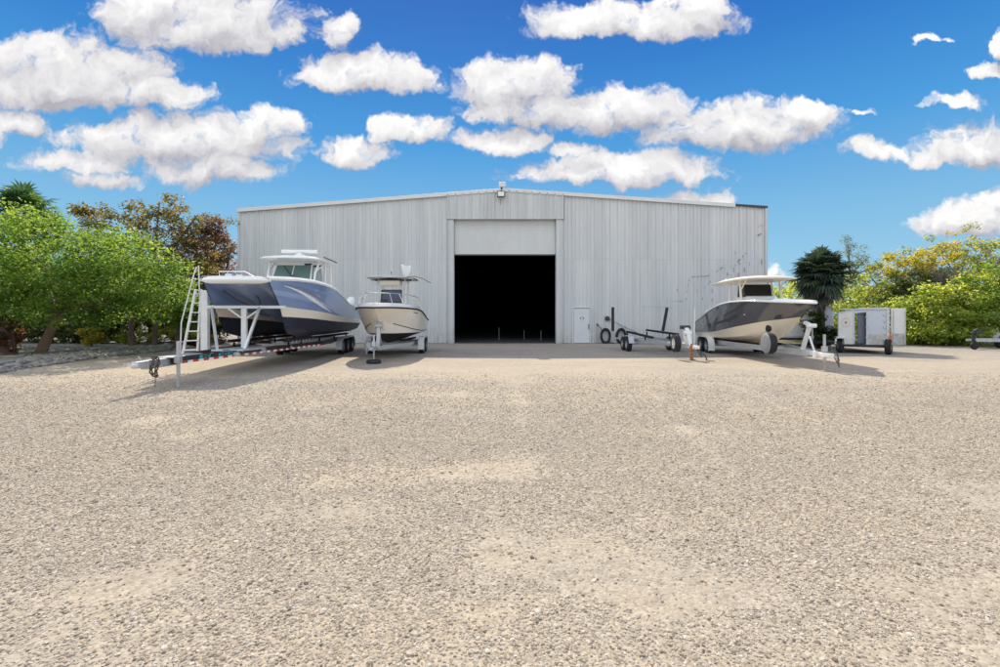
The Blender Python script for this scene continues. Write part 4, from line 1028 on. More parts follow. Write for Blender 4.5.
b = MB(); b.tube([(7.4,-.2,.48),(7.42,-.1,.26),(7.35,-.02,.34),(7.25,-.02,.55),(7.15,-.06,.75)], .016, 6); b.tube([(7.15,-.22,.92),(7.15,.02,.88),(7.15,.06,.7)], .016, 6); b.box((7.05,-.16,.68),(.10,.10,.16))
for k in range(6): b.lathe([(.025,-.008),(.035,0),(.025,.008),(.015,0),(.025,-.008)], (7.40,-.1+.01*k,.42-.05*k),'y' if k%2 else 'x',7)
b.build('safety_chain', M['seal'], tg)
b = MB(); b.lathe([(0,-.06),(.12,-.06),(.13,-.02),(.09,.06),(0,.06)], (4.35,-.62,1.20), 'y', 14); b.build('keel_roller', M['black_rub'], tr, smooth=40)
b = MB(); b.bar((4.35,-.6,.5),(4.35,-.6,1.14),.06,.06); b.build('roller_stand', M['galv'], tr)
trailer_lights(tr, -2.28, .85, .5)

BR = AX_R - FR*1.9
rb_ = thing('centre_console_boat', 'dark grey hulled centre console boat with cream bottom and cream hardtop', 'boat', BR, HDR, 'boats on trailers')
rs = [(0,1.22,1.34),(1.2,1.27,1.62),(2.6,1.30,1.96),(4.0,1.29,2.17),(5.4,1.10,2.21),(6.7,.70,2.15),(7.6,.26,2.09),(8.05,0,2.06)]
rk = [(0,1.18,.86),(2.8,1.22,1.00),(4.6,.98,1.26),(5.9,.58,1.46),(6.7,.22,1.56),(7.15,0,1.62)]
rc = [(0,1.08,.72),(2.8,1.06,.74),(4.6,.76,.88),(5.6,.40,1.02),(6.1,.14,1.12),(6.35,0,1.18)]
rkk = [(0,0,.50),(3,0,.50),(4.4,0,.53),(5.4,0,.70),(6.0,0,.92)]
hull_part('topside', [rk, rs], 'gel_grey', rb_, 6)
hull_part('bottom', [rkk, rc, rk], 'gel_cream', rb_, 4)
transom([rkk, rc, rk, rs], 'gel_grey', rb_)
deck(rs, rb_, .16, .55, 'gel_white', .62)
rubrail(rs, .034, 'gel_white', rb_, .0)
fnr = surf(rk, rs)
decal(fnr, [(.155,.88),(.165,.70),(.172,.55),(.168,.40),(.172,.22)], [.12,.08,.14,.10,.16], -1, 'hull_emblem', 'lime', rb_)
decal(fnr, [(.150,.60),(.160,.52),(.176,.44)], [.05,.10,.03], -1, 'hull_emblem', 'lime', rb_)
decal(fnr, [(.224,.40),(.237,.38)], [.11,.12], -1, 'hull_mark', 'red', rb_)
b = MB(); b.lathe([(0,0),(.03,0),(.03,.02),(0,.02)], (3.9,-1.02,1.02), 'y', 8); b.build('drain_cap', M['seal'], rb_)
b = MB(); b.prism([(3.0,-.55,1.4),(4.5,-.55,1.6),(4.2,-.52,2.42),(3.9,-.5,2.5),(3.0,-.5,2.5)], (0,1.08,0)); cs = b.build('console', M['gel_white'], rb_, bevel=.05)
b = MB(); b.prism([(4.05,-.52,2.42),(4.08,-.52,2.42),(3.90,-.49,2.92),(3.87,-.49,2.92)], (0,1.02,0))
for s in (-1,1): b.prism([(4.04,s*.52,2.42),(3.4,s*.55,2.42),(3.4,s*.52,2.90),(3.88,s*.49,2.92)], (0,.012*s,0))
b.build('windscreen', M['dark_glass'], rb_)
ht = ttop(rb_, 3.35, 3.08, 3.5, 2.25, .13, 'gel_cream', .12, .10)
b = MB()
for s in (-1,1):
    b.tube([(4.3,s*.78,2.22),(4.1,s*.76,3.08)], .035, 8); b.tube([(3.1,s*.80,2.0),(3.2,s*.76,3.08)], .035, 8); b.tube([(4.15,s*.76,2.6),(4.6,s*.7,3.08)], .025, 8); b.tube([(4.0,s*.62,2.3),(3.8,s*.60,3.05)], .028, 8)
b.build('hardtop_leg', M['gel_cream'], rb_, smooth=50)
b = MB(); b.lathe([(0,0),(.03,0),(.025,.12),(0,.13)], (2.3,-.6,3.16),'z',8); b.build('mast_light', M['gel_white'], ht)
outboard(rb_, -.45, -.35, 1.35, 1.1, m='gel_white'); outboard(rb_, -.45, .35, 1.35, 1.1, m='gel_white')

# ================================================================== enclosed trailer with open doors
pA = Vector((15.16, 21.5, 0)); pB = Vector((16.62, 20.5, 0)); ang = math.atan2(pB.y-pA.y, pB.x-pA.x); WB = (pB-pA).length
te2 = thing('cargo_trailer', 'white box trailer with open doors, red star emblem and dented metal plate', 'trailer', pA, ang)
DB = 2.9; z0, zr = .40, 1.97
xd0, xd1 = .55, .99        # doorway along the face
zf = lambda x: 1.75 + (zr-1.75)*min(1, x/.80)
b = MB()
b.prism([(0,0,z0),(xd0,0,z0),(xd0,0,zf(xd0)),(0,0,zf(0))], (0,.05,0), 0)
b.prism([(xd1,0,z0),(WB,0,z0),(WB,0,zr),(xd1,0,zr)], (0,.05,0), 1)
b.prism([(xd0,0,zf(xd0)-.14),(xd1,0,zr-.14),(xd1,0,zr),(.8,0,zr),(xd0,0,zf(xd0))], (0,.05,0), 1)
b.prism([(0,DB,z0),(.3,DB,z0),(.3,DB,zf(.3)),(0,DB,zf(0))], (0,-.05,0), 1)
b.prism([(WB-.3,DB,z0),(WB,DB,z0),(WB,DB,zr),(WB-.3,DB,zr)], (0,-.05,0), 1)
b.prism([(0,.052,z0),(0,DB-.052,z0),(0,DB-.052,zf(0)),(0,.052,zf(0))], (.05,0,0), 0)
b.prism([(WB,.052,z0),(WB,DB-.052,z0),(WB,DB-.052,zr),(WB,.052,zr)], (-.05,0,0), 1)
b.build('box_body', [M['box_cream'], M['box_white']], te2)
b = MB(); b.prism([(-.02,-.03,zf(0)),(.8,-.03,zr),(WB+.02,-.03,zr),(WB+.02,-.03,zr+.04),(.8,-.03,zr+.045),(-.02,-.03,zf(0)+.045)], (0,DB+.06,0)); b.build('roof', M['box_white'], te2)
b = MB(); b.box((WB/2,DB/2,z0-.06),(WB+.02,DB,.11)); b.build('floor_frame', M['black_paint'], te2)
b = MB(); b.box((xd1-.15,.16,(z0+zr)/2-.06),(.32,.035,zr-z0-.24), Matrix.Rotation(.25,3,'Z')); b.build('side_door', M['box_dark'], te2, bevel=.006)
b = MB(); b.box(((xd1+WB)/2+.02,-.006,z0+.24),(WB-xd1-.14,.012,.46)); b.build('stone_guard', M['plate'], te2)
b = MB(); b.box((WB-.04,-.012,(z0+zr)/2),(.10,.03,zr-z0));
for k in range(5): b.box((WB-.16,-.03,z0+.25+k*.26),(.07,.05,.07))
b.box((xd0+.01,-.012,(z0+zr)/2-.06),(.05,.03,zr-z0-.14)); b.build('corner_post', M['alu'], te2, bevel=.005)
rot = Matrix.Rotation(.62,3,'Z')
hx, hy = WB+.05, -.02
dd = MB(); dd.box((hx+.33*math.cos(.62), hy+.33*math.sin(.62), (z0+zr)/2+.02),(.62,.04,zr-z0-.02), rot); ddo = dd.build('rear_door', M['box_cream'], te2, bevel=.006)
b = MB(); b.box((hx+.33*math.cos(.62)+.014, hy+.33*math.sin(.62)-.024, z0+.26),(.60,.01,.48), rot); b.build('stone_guard', M['plate'], ddo)
b = MB(); b.box((WB+.03,-.05,.64),(.10,.06,.30)); b.box((WB+.02,-.05,1.0),(.05,.05,.12)); b.build('marker_lamp', M['orange'], te2, bevel=.01)
b = MB()
for k in range(20):
    a = 2*math.pi*k/20; c, s_ = math.cos(a), math.sin(a); b.box((.27+.15*c,-.008,1.36+.19*s_),(.012,.008,.05), Matrix.Rotation(-a,3,'Y'))
em = b.build('emblem_ring', M['plate'], te2)
star = [(.27+(.07 if k%2==0 else .03)*math.sin(k*math.pi/5), -.010, 1.36+(.07 if k%2==0 else .03)*math.cos(k*math.pi/5)) for k in range(10)]
b = MB(); b.prism(star, (0,.006,0)); b.build('emblem_star', M['red'], em)
for p in ((.05,.10,.33),(WB-.02,-.02,.33)): wheel(te2, p, 'std', R(90)-.2)
b = MB(); b.prism([(-.14,-.30,.40),(-.13,-.30,.62),(-.03,-.30,.73),(.12,-.30,.76),(.24,-.30,.72),(.26,-.30,.40),(.21,-.30,.40),(.20,-.30,.66),(-.06,-.30,.66),(-.08,-.30,.40)], (0,.29,0)); b.build('fender', M['white_paint'], te2, bevel=.012)
b = MB()
for xx in (hx+.10, hx+.50): b.bar((xx*1.0+0, hy-.035+(xx-hx)*math.tan(.62)*.82, z0+.05), (xx, hy-.035+(xx-hx)*math.tan(.62)*.82, zr-.06), .022, .022, up=(1,0,0))
b.build('locking_bar', M['galv'], ddo)
b = MB()
for zz_ in (.7, 1.15, 1.6): b.box((xd1+.02, -.012, zz_), (.10,.02,.05))
b.build('hinge', M['galv'], te2)
b = MB(); b.box((WB/2, -.036, zr-.02), (WB, .02, .035)); b.build('roof_edge_trim', M['alu'], te2)
b = MB(); b.bar((-.05,.3,.42),(-1.1,.75,.40),.08,.08); b.bar((-.05,1.3,.42),(-1.1,.75,.40),.08,.08); b.box((-1.2,.78,.44),(.26,.12,.1)); b.build('drawbar', M['black_paint'], te2, bevel=.006)
jack(te2, -1.0, .72, 0, 1.05, 'plate', 'galv', 'galv', True)

# second box trailer behind the palm
te3 = thing('cargo_trailer', 'plain white box trailer half hidden behind the fan palm and grey boat', 'trailer', (16.2, 27.2, 0), R(-8))
b = MB(); b.box((0,0,1.30),(3.0,4.0,1.62)); b.build('box_body', M['box_white'], te3, bevel=.05)
b = MB(); b.box((0,-2.01,1.30),(1.36,.02,1.4)); b.box((0,-2.02,1.3),(.03,.02,1.4)); b.build('rear_door', M['box_cream'], te3, bevel=.004)
b = MB(); b.box((0,0,.44),(2.8,3.9,.10)); b.build('floor_frame', M['black_paint'], te3)
for x in (-1.3,1.3): wheel(te3, (x,.3,.33), 'std', R(90))
b = MB(); b.box((1.42,-2.02,2.0),(.06,.03,.10)); b.box((-1.42,-2.02,2.0),(.06,.03,.10)); b.build('marker_lamp', M['orange'], te3)

# small flat trailer at the right edge
te4 = thing('utility_trailer', 'low grey flat trailer with black winch post at the right edge of the yard', 'trailer', at(985, 23.6), R(4))
for y in (-.62,.62):
    b = MB(); b.bar((-.7,y*.4,.46),(.4,y,.46),.06,.12); b.bar((.4,y,.46),(3.2,y,.46),.06,.12); b.build('rail', M['galv'], te4, bevel=.006)
b = MB()
for x in (.4,1.5,2.6,3.15): b.bar((x,-.6,.45),(x,.6,.45),.06,.08)
b.box((1.35,-.35,.56),(1.3,.5,.16)); b.build('deck_frame', M['galv'], te4, bevel=.006)
b = MB(); b.bar((-.62,0,.40),(-.55,0,.92),.10,.10,up=(1,0,0)); b.bar((-.56,0,.92),(-.36,0,1.04),.08,.08); b.bar((-.40,0,.92),(-.02,0,.80),.06,.08); b.tube([(-.52,-.12,.8),(-.52,.12,.8)], .09, 10); b.build('winch_post', M['black_paint'], te4, bevel=.01)
b = MB(); b.lathe([(0,-.07),(.17,-.07),(.2,-.03),(.2,.03),(.17,.07),(0,.07)], (-.56,0,.20), 'y', 18); b.build('jockey_wheel', M['tyre'], te4, smooth=40)
for y in (-.85,.85): wheel(te4, (1.9,y,.33), 'std')
for y in (-.85,.85): fender(1.9,1.9,y,.24,.40,.33,'galv',te4,.0)
b = MB(); b.bar((.55,-.62,.05),(.55,-.62,.42),.10,.10,up=(1,0,0)); b.build('support_leg', M['wood'], te4)

# ------------------------------------------------------------------ verge and rubble on the left
M['verge'] = mat('grey rubble verge', (.25,.235,.215), .95, 0, .35, 6, bump=.9)
vb = MB(); edge = [(-14.0,12.6),(-14.6,14.2),(-15.4,17.2),(-15.9,20.8),(-15.75,23.4),(-15.9,26),(-15.9,30)]
rows = []
for (x, y) in edge: rows.append([(x, y, .006), (x-.5, y+.05, .10), (x-1.4, y+.1, .16), (x-4, y+.2, .17), (x-30, y+.5, .18)])
vb.grid(rows); tag(vb.build('verge', M['verge'], smooth=60), kind='structure')
rk_ = MB()
ico = bmesh.new(); bmesh.ops.create_icosphere(ico, subdivisions=2, radius=1); iv = np.array([v.co[:] for v in ico.verts]); ifc = [[v.index for v in f.verts] for f in ico.faces]; ico.free()
EX = np.array(edge); seg = np.concatenate([[0], np.cumsum(np.linalg.norm(np.diff(EX, axis=0), axis=1))])
def rock(p, s):
    ph = rng.random(3)*9; n = np.sin(iv[:,[1]]*2.3+ph[0])*.18+np.sin(iv[:,[2]]*3.1+ph[1])*.16+np.sin(iv[:,[0]]*2.7+ph[2])*.18
    v = iv*(1+n)*np.array([1.2,1,.65])*s*(.75+.5*rng.random(3)); a = rng.random()*6.28; c, q = math.cos(a), math.sin(a)
    v = np.stack([v[:,0]*c-v[:,1]*q, v[:,0]*q+v[:,1]*c, v[:,2]], 1)+np.array(p); rk_.add(v, ifc)
for k in range(700):
    t = rng.random()*seg[-2]; x = np.interp(t, seg, EX[:,0]); y = np.interp(t, seg, EX[:,1])
    d = abs(rng.normal(.45,.55)); s = .05+.10*rng.random()**2
    rock((x-d, y, .02+min(.14, d*.2)), s)
for k in range(260): rock((-16.5-rng.random()*8, 15+rng.random()*11, .17), .03+.07*rng.random()**2)
tag(rk_.build('rubble', mat('limestone rubble', (.27,.25,.22), .95, 0, .45, 5, bump=.6), smooth=40), 'pale limestone rubble heaped along the edge of the yard under the green tree', 'rubble', kind='stuff')

# ------------------------------------------------------------------ vegetation
L = {}
L['green'] = leaf_mat('fresh green leaves', [(0,(.04,.085,.024)),(.45,(.085,.155,.034)),(.8,(.155,.23,.045)),(1,(.24,.28,.07))], .6, 2.6)
L['dark'] = leaf_mat('dark green leaves', [(0,(.025,.042,.016)),(.6,(.05,.078,.024)),(.9,(.09,.11,.025)),(1,(.20,.16,.03))], .5, 1.8)
L['bronze'] = leaf_mat('bronze turning leaves', [(0,(.04,.045,.03)),(.4,(.08,.085,.045)),(.65,(.15,.135,.055)),(.86,(.24,.17,.06)),(1,(.24,.10,.05))], .55, 2.6)
L['red'] = leaf_mat('red turning leaves', [(0,(.05,.04,.035)),(.4,(.12,.07,.055)),(.75,(.22,.095,.07)),(1,(.27,.24,.08))], .55, 2.3)
L['lime'] = leaf_mat('yellow green leaves', [(0,(.085,.13,.04)),(.5,(.175,.225,.06)),(.85,(.25,.275,.07)),(1,(.33,.30,.07))], .68, 3.1)
L['gold'] = leaf_mat('golden leaves', [(0,(.06,.09,.028)),(.4,(.15,.17,.034)),(.75,(.27,.235,.04)),(1,(.36,.235,.04))], .66, 2.9)
L['grey'] = leaf_mat('grey green needles', [(0,(.08,.11,.085)),(.6,(.14,.18,.13)),(1,(.20,.23,.15))], .55, 2.0)
L['palm'] = leaf_mat('palm blades', [(0,(.022,.038,.03)),(.6,(.048,.075,.055)),(1,(.11,.15,.085))], .42, 2.0)
L['palm_green'] = leaf_mat('green palm blades', [(0,(.025,.055,.025)),(.6,(.05,.115,.04)),(1,(.11,.18,.055))], .5, 1.9)
L['thatch'] = leaf_mat('dry palm thatch', [(0,(.12,.105,.09)),(.6,(.22,.19,.16)),(1,(.32,.29,.25))], .3, 1.0)

def leaf_mesh(name, m, P, Nn, size, tint, aspect=.55):
    n = len(P); r = rng.normal(size=(n,3)); T = np.cross(Nn, r); T /= np.linalg.norm(T, axis=1)[:,None]+1e-9; B = np.cross(Nn, T)
    s = size[:,None]; bend = -Nn*s*.14
    v = np.stack([P-T*s*.5+bend, P-B*s*aspect*.5, P+T*s*.5+bend, P+B*s*aspect*.5], 1).reshape(-1,3).astype(np.float32)
    me = bpy.data.meshes.new(name); me.vertices.add(4*n); me.vertices.foreach_set('co', v.ravel())
    me.loops.add(4*n); me.loops.foreach_set('vertex_index', np.arange(4*n, dtype=np.int32))
    me.polygons.add(n); me.polygons.foreach_set('loop_start', np.arange(0,4*n,4,dtype=np.int32))
    a = me.attributes.new('tint','FLOAT','FACE'); a.data.foreach_set('value', np.clip(tint,0,1).astype(np.float32))
    me.materials.append(m); me.update(calc_edges=True); return me

def tree(name, label, cat, base, blobs, leaf, n, size=.16, clump=.38, trunk_h=None, trunk_r=.14, lean=(0,0), bark='bark', group=None, forks=3, shell=.62, tint_up=0.0, part='crown', tw=26, dens=1.0):
    """trunk with limbs and twigs; the crown is leaf clumps spread through several irregular lobes"""
    base = Vector(base); t = thing(name, label, cat, base, 0, group)
    vol = np.array([b_[1][0]*b_[1][1]*b_[1][2] for b_ in blobs])**(2/3); vol /= vol.sum()
    nc = max(24, int(n/62)); cs = []
    for (c, r), f in zip(blobs, vol):
        k = int(nc*f)+4; d = rng.normal(size=(k,3)); d /= np.linalg.norm(d,axis=1)[:,None]
        rad = (shell+(1.04-shell)*rng.random(k)**.7)[:,None]
        lump = 1+.16*np.sin(d[:,[0]]*5+c[0])*np.sin(d[:,[2]]*4+c[1])+.12*rng.normal(size=(k,1))
        q = np.array(c)+d*rad*lump*np.array(r); cs.append(q)
    cs = np.concatenate(cs); cs = cs[cs[:,2] > .12]
    ct = rng.random(len(cs)); cr = clump*(.55+.9*rng.random(len(cs)))
    per = np.maximum(8, (n*cr**2/np.sum(cr**2))).astype(int)
    idx = np.repeat(np.arange(len(cs)), per); m = len(idx)
    off = rng.normal(size=(m,3)); off /= np.linalg.norm(off,axis=1)[:,None]; off *= (rng.random((m,1))**.5)
    P = cs[idx]+off*cr[idx][:,None]*np.array([1.15,1.15,.75])
    ok = P[:,2] > .05; P, idx, off = P[ok], idx[ok], off[ok]; m = len(P)
    Nn = off*.5+rng.normal(size=(m,3))*.45+np.array([0,0,.75]); Nn /= np.linalg.norm(Nn,axis=1)[:,None]
    zmin, zmax = cs[:,2].min(), cs[:,2].max()
    tint = .5+.30*(ct[idx]-.5)*2*.8+.22*rng.normal(size=m)*.7+tint_up*((P[:,2]-zmin)/(zmax-zmin+.01)-.5)
    link(part, leaf_mesh(part, L[leaf], P, Nn, size*(.65+.7*rng.random(m)), tint), t)
    # trunk, limbs
    b = MB(); th = trunk_h or blobs[0][0][2]*.5
    top = Vector((lean[0], lean[1], th)); midp = top*.5+Vector((.06*random.uniform(-1,1), 0, 0))
    b.tube([(0,0,-.03), (0,0,.12), midp, top], [trunk_r*1.35, trunk_r, trunk_r*.85, trunk_r*.72], 10)
    for k in range(forks):
        c = Vector(blobs[k % len(blobs)][0]); r = blobs[k % len(blobs)][1]
        e = c + Vector((random.uniform(-.5,.5)*r[0], random.uniform(-.5,.5)*r[1], random.uniform(-.1,.4)*r[2]))
        mm = top.lerp(e, .5)+Vector((random.uniform(-.25,.25), random.uniform(-.25,.25), .1))
        b.tube([top-Vector((0,0,.1)), mm, e], [trunk_r*.6, trunk_r*.4, trunk_r*.16], 7)
        for j in range(int(tw/forks)):
            q = Vector(cs[random.randrange(len(cs))])
            if (q-e).length < 1.2*max(r): 
                s0 = top.lerp(e, random.uniform(.4,1)); b.tube([s0, s0.lerp(q,.5)+Vector((0,0,random.uniform(-.1,.2))), q], [trunk_r*.2, trunk_r*.12, trunk_r*.05], 5)
    b.build('trunk', M[bark], t, smooth=60)
    return t

def fan_palm(name, label, base, H, crown_r, fronds, leaf='palm', trunk_r=.15, dead=0, group=None, droop=.5, blade_w=.045, lowest=-.55):
    base = Vector(base); t = thing(name, label, 'palm tree', base, 0, group)
    b = MB(); zs = np.linspace(-.03, H, 14)
    b.tube([(.03*math.sin(z*1.3), 0, z) for z in zs], [trunk_r*(1.25 if i == 0 else 1+.07*(i%2)) for i in range(14)], 12)
    for k in range(40):   # old leaf bases
        z = H*random.uniform(.3,1); a = random.uniform(0,6.28); b.bar((trunk_r*.9*math.cos(a), trunk_r*.9*math.sin(a), z), (trunk_r*1.5*math.cos(a), trunk_r*1.5*math.sin(a), z+.16), .06, .03)
    b.build('trunk', M['palm_bark'], t, smooth=50)
    for nm, cnt, lm, (e0, e1) in (('crown', fronds, leaf, (lowest, 1.45)), ('dry_fronds', dead, 'thatch', (-1.5, -.85))):
        if not cnt: continue
        V_, F_, T_ = [], [], []
        for k in range(cnt):
            az = k*2.39996+random.uniform(-.3,.3); el = e0+(e1-e0)*((k+.5)/cnt)+random.uniform(-.12,.12)
            Lp = crown_r*random.uniform(.30,.66); Lb = crown_r*random.uniform(.45,.60)
            d = Vector((math.cos(az)*math.cos(el), math.sin(az)*math.cos(el), math.sin(el))); s = Vector((-math.sin(az), math.cos(az), 0)); u = s.cross(d) if s.cross(d).z > 0 else d.cross(s)
            o = Vector((0,0,H-.05)); tip = o+d*Lp-Vector((0,0,.05*Lp)); i0 = len(V_)
            V_ += [o-s*.018, o+s*.018, tip+s*.012, tip-s*.012]; F_.append((i0,i0+1,i0+2,i0+3)); tv = random.random(); T_.append(tv*.5)
            nb = 22
            for j in range(nb):
                a = (j/(nb-1)-.5)*2*R(128); dirv = d*math.cos(a)+s*math.sin(a); ln = Lb*(1-.28*abs(a)/R(128))*random.uniform(.88,1.08)
                fold = u*(.10 if j % 2 else -.02); m_ = tip+dirv*ln*.55+fold*ln*.3; e = tip+dirv*ln-Vector((0,0,droop*ln*random.uniform(.25,.75)))
                wv = (dirv.cross(u)).normalized()*blade_w*crown_r/1.5*(1.0)
                i0 = len(V_); V_ += [tip, m_-wv, e, m_+wv]; F_.append((i0,i0+1,i0+2,i0+3)); T_.append(min(1, max(0, tv+random.uniform(-.25,.25))))
        me = bpy.data.meshes.new(nm); me.from_pydata([tuple(v) for v in V_], [], F_); me.materials.append(L[lm])
        at2 = me.attributes.new('tint','FLOAT','FACE'); at2.data.foreach_set('value', T_); link(nm, me, t)
    return t

# ---- left
tree('shade_tree', 'broad bright green shade tree leaning over the rubble verge on a bare reddish trunk', 'tree', (-18.9,19.8,.12),
     [((1.6,-1.2,3.6),(3.0,2.6,1.75)), ((3.9,-.6,3.2),(2.3,2.2,1.5)), ((-1.6,-1.4,3.8),(2.8,2.6,1.9)), ((.4,.8,3.9),(3.0,2.2,1.8)), ((4.4,.4,2.3),(1.3,1.3,.9)), ((-.2,-2.4,2.6),(2.4,1.4,1.2)), ((-2.6,-2.8,2.9),(1.6,1.3,1.5)), ((2.2,-2.2,2.7),(2.2,1.2,1.3)), ((1.0,.6,2.0),(3.4,1.2,.9)), ((4.6,-.8,3.5),(1.5,1.4,1.2))],
     'green', 40000, .135, .42, 1.9, .20, (.85,0), 'bark_red', forks=6, tint_up=.15, tw=70)
tree('shade_tree', 'green shade tree at the left edge behind the reddish leaning trunk', 'tree', (-23.5,20.5,.15),
     [((0,0,3.8),(2.6,2.4,2.0)), ((1.6,.6,3.0),(2.2,2,1.7)), ((-.6,-2.0,3.0),(2.4,1.8,2.0))], 'green', 11000, .16, .42, 1.5, .2, (.2,0), 'bark', forks=4, tint_up=.2)
tree('shade_tree', 'smaller bright green tree hanging low between the big green tree and the trailer ladder', 'tree', (-15.9,23.6,.12),
     [((.6,-1.0,2.2),(1.1,1.1,.9)), ((1.3,-1.4,1.75),(.9,.8,.6))], 'green', 5000, .15, .36, 1.6, .13, (.1,0), 'bark', forks=3, tint_up=.2)
tree('almond_tree', 'tall open bronze and yellow leaved tree above the green shade tree', 'tree', (-20.0,27.5,.12),
     [((-.3,0,6.0),(3.0,2.2,1.5)), ((-2.0,.3,6.9),(2.0,1.6,.8)), ((1.5,.2,7.1),(2.4,1.8,.8)), ((.3,0,7.8),(1.5,1.3,.65)), ((2.2,0,4.9),(2.0,1.8,1.6)), ((-1.5,0,4.6),(2.2,2,1.4)), ((-3.6,0,7.5),(.9,.8,.35))],
     'bronze', 10500, .17, .40, 2.6, .2, (.1,0), 'bark', forks=7, shell=.4, tw=70)
tree('almond_tree', 'red and bronze leaved tree against the left corner of the warehouse', 'tree', (-17.9,29.6,.12),
     [((.2,-.2,1.4),(1.7,1.3,1.4)), ((.3,0,5.4),(1.7,1.5,1.9)), ((-.9,0,4.2),(1.7,1.5,1.6)), ((.7,-.2,3.0),(1.6,1.4,1.6)), ((.6,0,6.9),(.9,.8,.8)), ((-.6,-.4,6.2),(1.1,1,.9))], 'red', 14000, .165, .40, 2.0, .16, (.1,0), 'bark', forks=5, shell=.45, tw=50)
tree('almond_tree', 'dark bronze bush filling the gap between the ladder and the red tree', 'tree', (-16.9,26.6,.12),
     [((.2,0,2.7),(1.4,1.3,1.6)), ((-.9,.2,3.7),(1.6,1.3,1.6)), ((-2.0,.3,3.0),(1.6,1.3,1.8)), ((.1,-.2,1.2),(1.2,1.2,1.0))], 'bronze', 12000, .16, .40, 1.2, .12, (.1,0), 'bark', forks=3, shell=.5)
fan_palm('fan_palm', 'tall fan palm rising over the trees at the top left', at(22, 30.5), 8.2, 2.1, 46, 'palm_green', .16, 8)
fan_palm('fan_palm', 'lower fan palm beside the tall one with fronds drooping right', at(46, 31.5), 7.1, 1.7, 26, 'palm_green', .14, 6)
for i, (x, y, rx, rz, lf, lb) in enumerate(((-28,27,3,1.7,'dark','dark evergreen shrub at the far left under the shade trees'), (-24.2,26.6,2.6,1.6,'dark','dark evergreen shrub behind the reddish leaning trunk'),
      (-20.8,26.2,2.2,1.5,'dark','dark evergreen shrub behind the thin trunks of the hanging green tree'), (-14.9+-3.2,28.2,1.5,1.3,'dark','dark evergreen shrub at the foot of the red tree'), (-31,31,4,3,'dark','high dark thicket below the fan palms'), (-25.5,31,3.4,2.6,'dark','high dark thicket behind the tall bronze tree'))):
    tree('shrub', lb, 'shrub', (x,y,.12), [((0,0,rz),(rx,1.4,rz)), ((rx*.5,-.3,rz*.75),(rx*.6,1.1,rz*.8)), ((-rx*.5,-.2,rz*.8),(rx*.6,1.1,rz*.8))], lf, 9000, .16, .40, rz*.6, .10, forks=3, group='dark shrubs under the left trees')
tree('clipped_hedge', 'low clipped yellow green hedge glimpsed between the left tree trunks', 'hedge', (-18.2,25.0,.12), [((0,0,.55),(2.4,.4,.42)), ((1.2,0,.6),(1.2,.4,.4))], 'lime', 5000, .09, .2, .4, .05, forks=2)
tree('croton', 'small yellow orange leaved plant at the foot of the leaning tree', 'plant', (-19.9,23.4,.15), [((0,0,.5),(.45,.4,.45))], 'gold', 700, .14, .2, .3, .04, forks=2)
tree('dead_palm_skirt', 'dark stump covered in dry fronds at the left edge of the verge', 'stump', (-18.9,18.4,.15), [((-.35,0,.75),(.65,.6,.75))], 'red', 1500, .16, .25, .8, .28, forks=2)
for i, (x, y, h, lb) in enumerate(((-18.6,24.2,2.6,'slim dark trunk left of the pair beneath the green crown'), (-17.6,24.4,2.6,'slim dark trunk with a slight lean beneath the green crown'))):
    t = thing('sapling', lb, 'tree', (x,y,.1), 0, 'slim trunks under the green crown')
    b = MB(); b.tube([(0,0,0),(.1*i,0,1),(.3*i-.1,-.2,h)], [.14,.11,.08], 8); b.tube([(.05*i,0,1.2),(.5,-.2,h)], [.08,.04], 6); b.build('trunk', M['bark'], t, smooth=50)
    P = rng.normal(size=(900,3))*np.array([.8,.6,.4])+np.array([.1,-.2,h+.2]); Nn = rng.normal(size=(900,3))+np.array([0,0,.8]); Nn /= np.linalg.norm(Nn,axis=1)[:,None]
    link('crown', leaf_mesh('crown', L['green'], P, Nn, .15*(.6+.8*rng.random(900)), rng.random(900)), t)
for x, y, lb in ((-16.0,25.3,'low reddish ground plants right of the trailer ladder'), (-12.9,27.2,'low reddish ground plants behind the catamaran bow')):
    tree('croton', lb, 'plant', (x,y,.05), [((0,0,.35),(1.4,.5,.35))], 'red', 1800, .13, .2, .2, .03, forks=2, group='low red plants')

# ---- right
fan_palm('fan_palm', 'dense dark fan palm with a short shaggy trunk behind the grey boat', at(821, 24.8), 3.85, 1.55, 110, 'palm', .15, 34, droop=.5, blade_w=.055, lowest=-1.15)
BU = [  # px, D, height, half width, leaf, label, extra tint
 (778,34,4.1,2.6,'lime','yellow green bush against the right end of the warehouse'), (806,31,4.0,2.2,'lime','yellow green bush just behind the fan palm crown'),
 (842,35,5.6,2.6,'green','mid green tree behind the fan palm'), (868,31,4.0,2.2,'lime','yellow green bush above the open box trailer'),
 (893,35,6.2,2.8,'gold','golden topped tree left of the crest of the right hand thicket'), (925,35,7.0,2.9,'gold','golden topped tree on the crest of the right hand thicket'),
 (962,35,7.9,3.1,'gold','tallest golden brown tree at the crest of the right hand thicket'), (1004,35,7.8,3.2,'green','tall deep green tree at the right edge behind the golden crest'),
 (905,30,3.7,1.9,'dark','dark green tree in the hollow behind the box trailer rear door'), (930,30.5,4.8,2.3,'dark','dark green tree under the golden crest'),
 (913,27.8,2.7,1.6,'lime','low yellow green bush beside the box trailer rear door'), (942,27.6,3.4,1.8,'lime','yellow green bush in front of the dark hollow'),
 (972,27.2,4.3,2.0,'lime','yellow green bush behind the flat trailer winch post'), (1006,26.8,5.0,2.1,'green','bright green bush at the right edge above the flat trailer'), (1050,27,5.6,2.4,'green','bright green bush beyond the right edge of the flat trailer')]
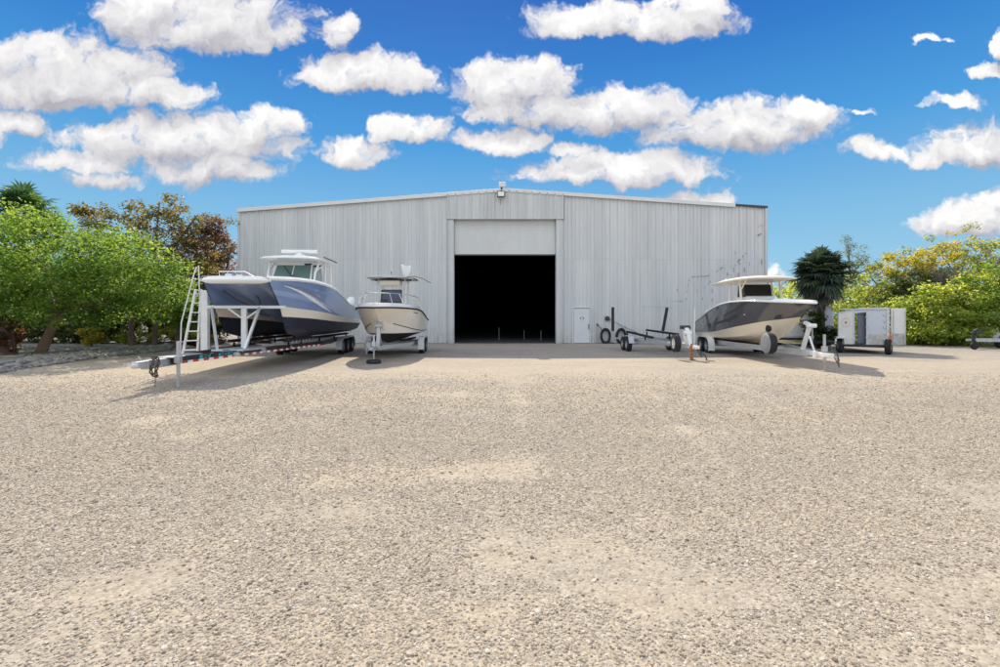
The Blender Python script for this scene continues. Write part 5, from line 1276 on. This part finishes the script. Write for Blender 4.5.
for (px, D, h, rx, lf, lb) in BU:
    p = at(px, D); rz = h/2
    q = random.uniform(-.3,.3)
    bl = [((q,0,h*.52),(rx,rx*.8,h*.50)), ((rx*.45,-rx*.5,h*.36),(rx*.7,rx*.6,h*.36)), ((-rx*.5,-rx*.45,h*.34),(rx*.75,rx*.6,h*.34)), ((rx*.3,.1,h*.78),(rx*.55,rx*.5,h*.24)), ((-rx*.4,.1,h*.72),(rx*.5,rx*.5,h*.24)), ((0,-rx*.75,h*.2),(rx*.9,rx*.5,h*.22))]
    tree('tree' if h > 5.5 else 'bush', lb, 'tree' if h > 5.5 else 'bush', p, bl, lf, 12000 if lf in ('gold','dark') else 5600, .165, .40, h*.4, .13, forks=5, shell=.55, tint_up=.15, part='foliage', tw=40, group='trees and bushes of the right hand thicket')
tree('casuarina', 'thin wispy grey green casuarina rising beside the fan palm', 'tree', at(851, 33), [((0,0,5.0),(.7,.7,1.8)), ((-.3,0,6.6),(.25,.3,.9)), ((.8,0,5.5),(.35,.4,.9)), ((1.7,0,5.0),(.4,.4,.8))], 'grey', 2200, .10, .3, 4.0, .10, forks=4, shell=.2, tw=30)
tree('shrub', 'dark low shrub around the foot of the fan palm trunk', 'shrub', at(821, 24.4), [((.0,0,.7),(.65,.5,.8)), ((.4,.2,.5),(.5,.4,.5)), ((-.1,.1,1.5),(.4,.35,.6))], 'dark', 2600, .15, .25, .3, .04, forks=2)
t = thing('bare_shrub', 'leafless greyish purple tangle of twigs on the slope below the golden crest', 'shrub', at(949, 29.6))
b = MB()
for k in range(170):
    a = random.uniform(0,6.28); r = random.uniform(.2,1.5); z1 = random.uniform(2.6,4.6); p = Vector((r*math.cos(a), r*math.sin(a)*.7, z1)); m0 = Vector((p.x*.4, p.y*.4, z1*.6))
    b.tube([(p.x*.08,p.y*.08,0), m0, p], [.03,.018,.006], 4, caps=False)
    for j in range(3):
        e = p+Vector((random.uniform(-.4,.4), random.uniform(-.4,.2), random.uniform(-.3,.4))); b.tube([m0.lerp(p, random.uniform(.4,.9)), e], [.010,.004], 3, caps=False)
b.build('twigs', M['twig'], t)
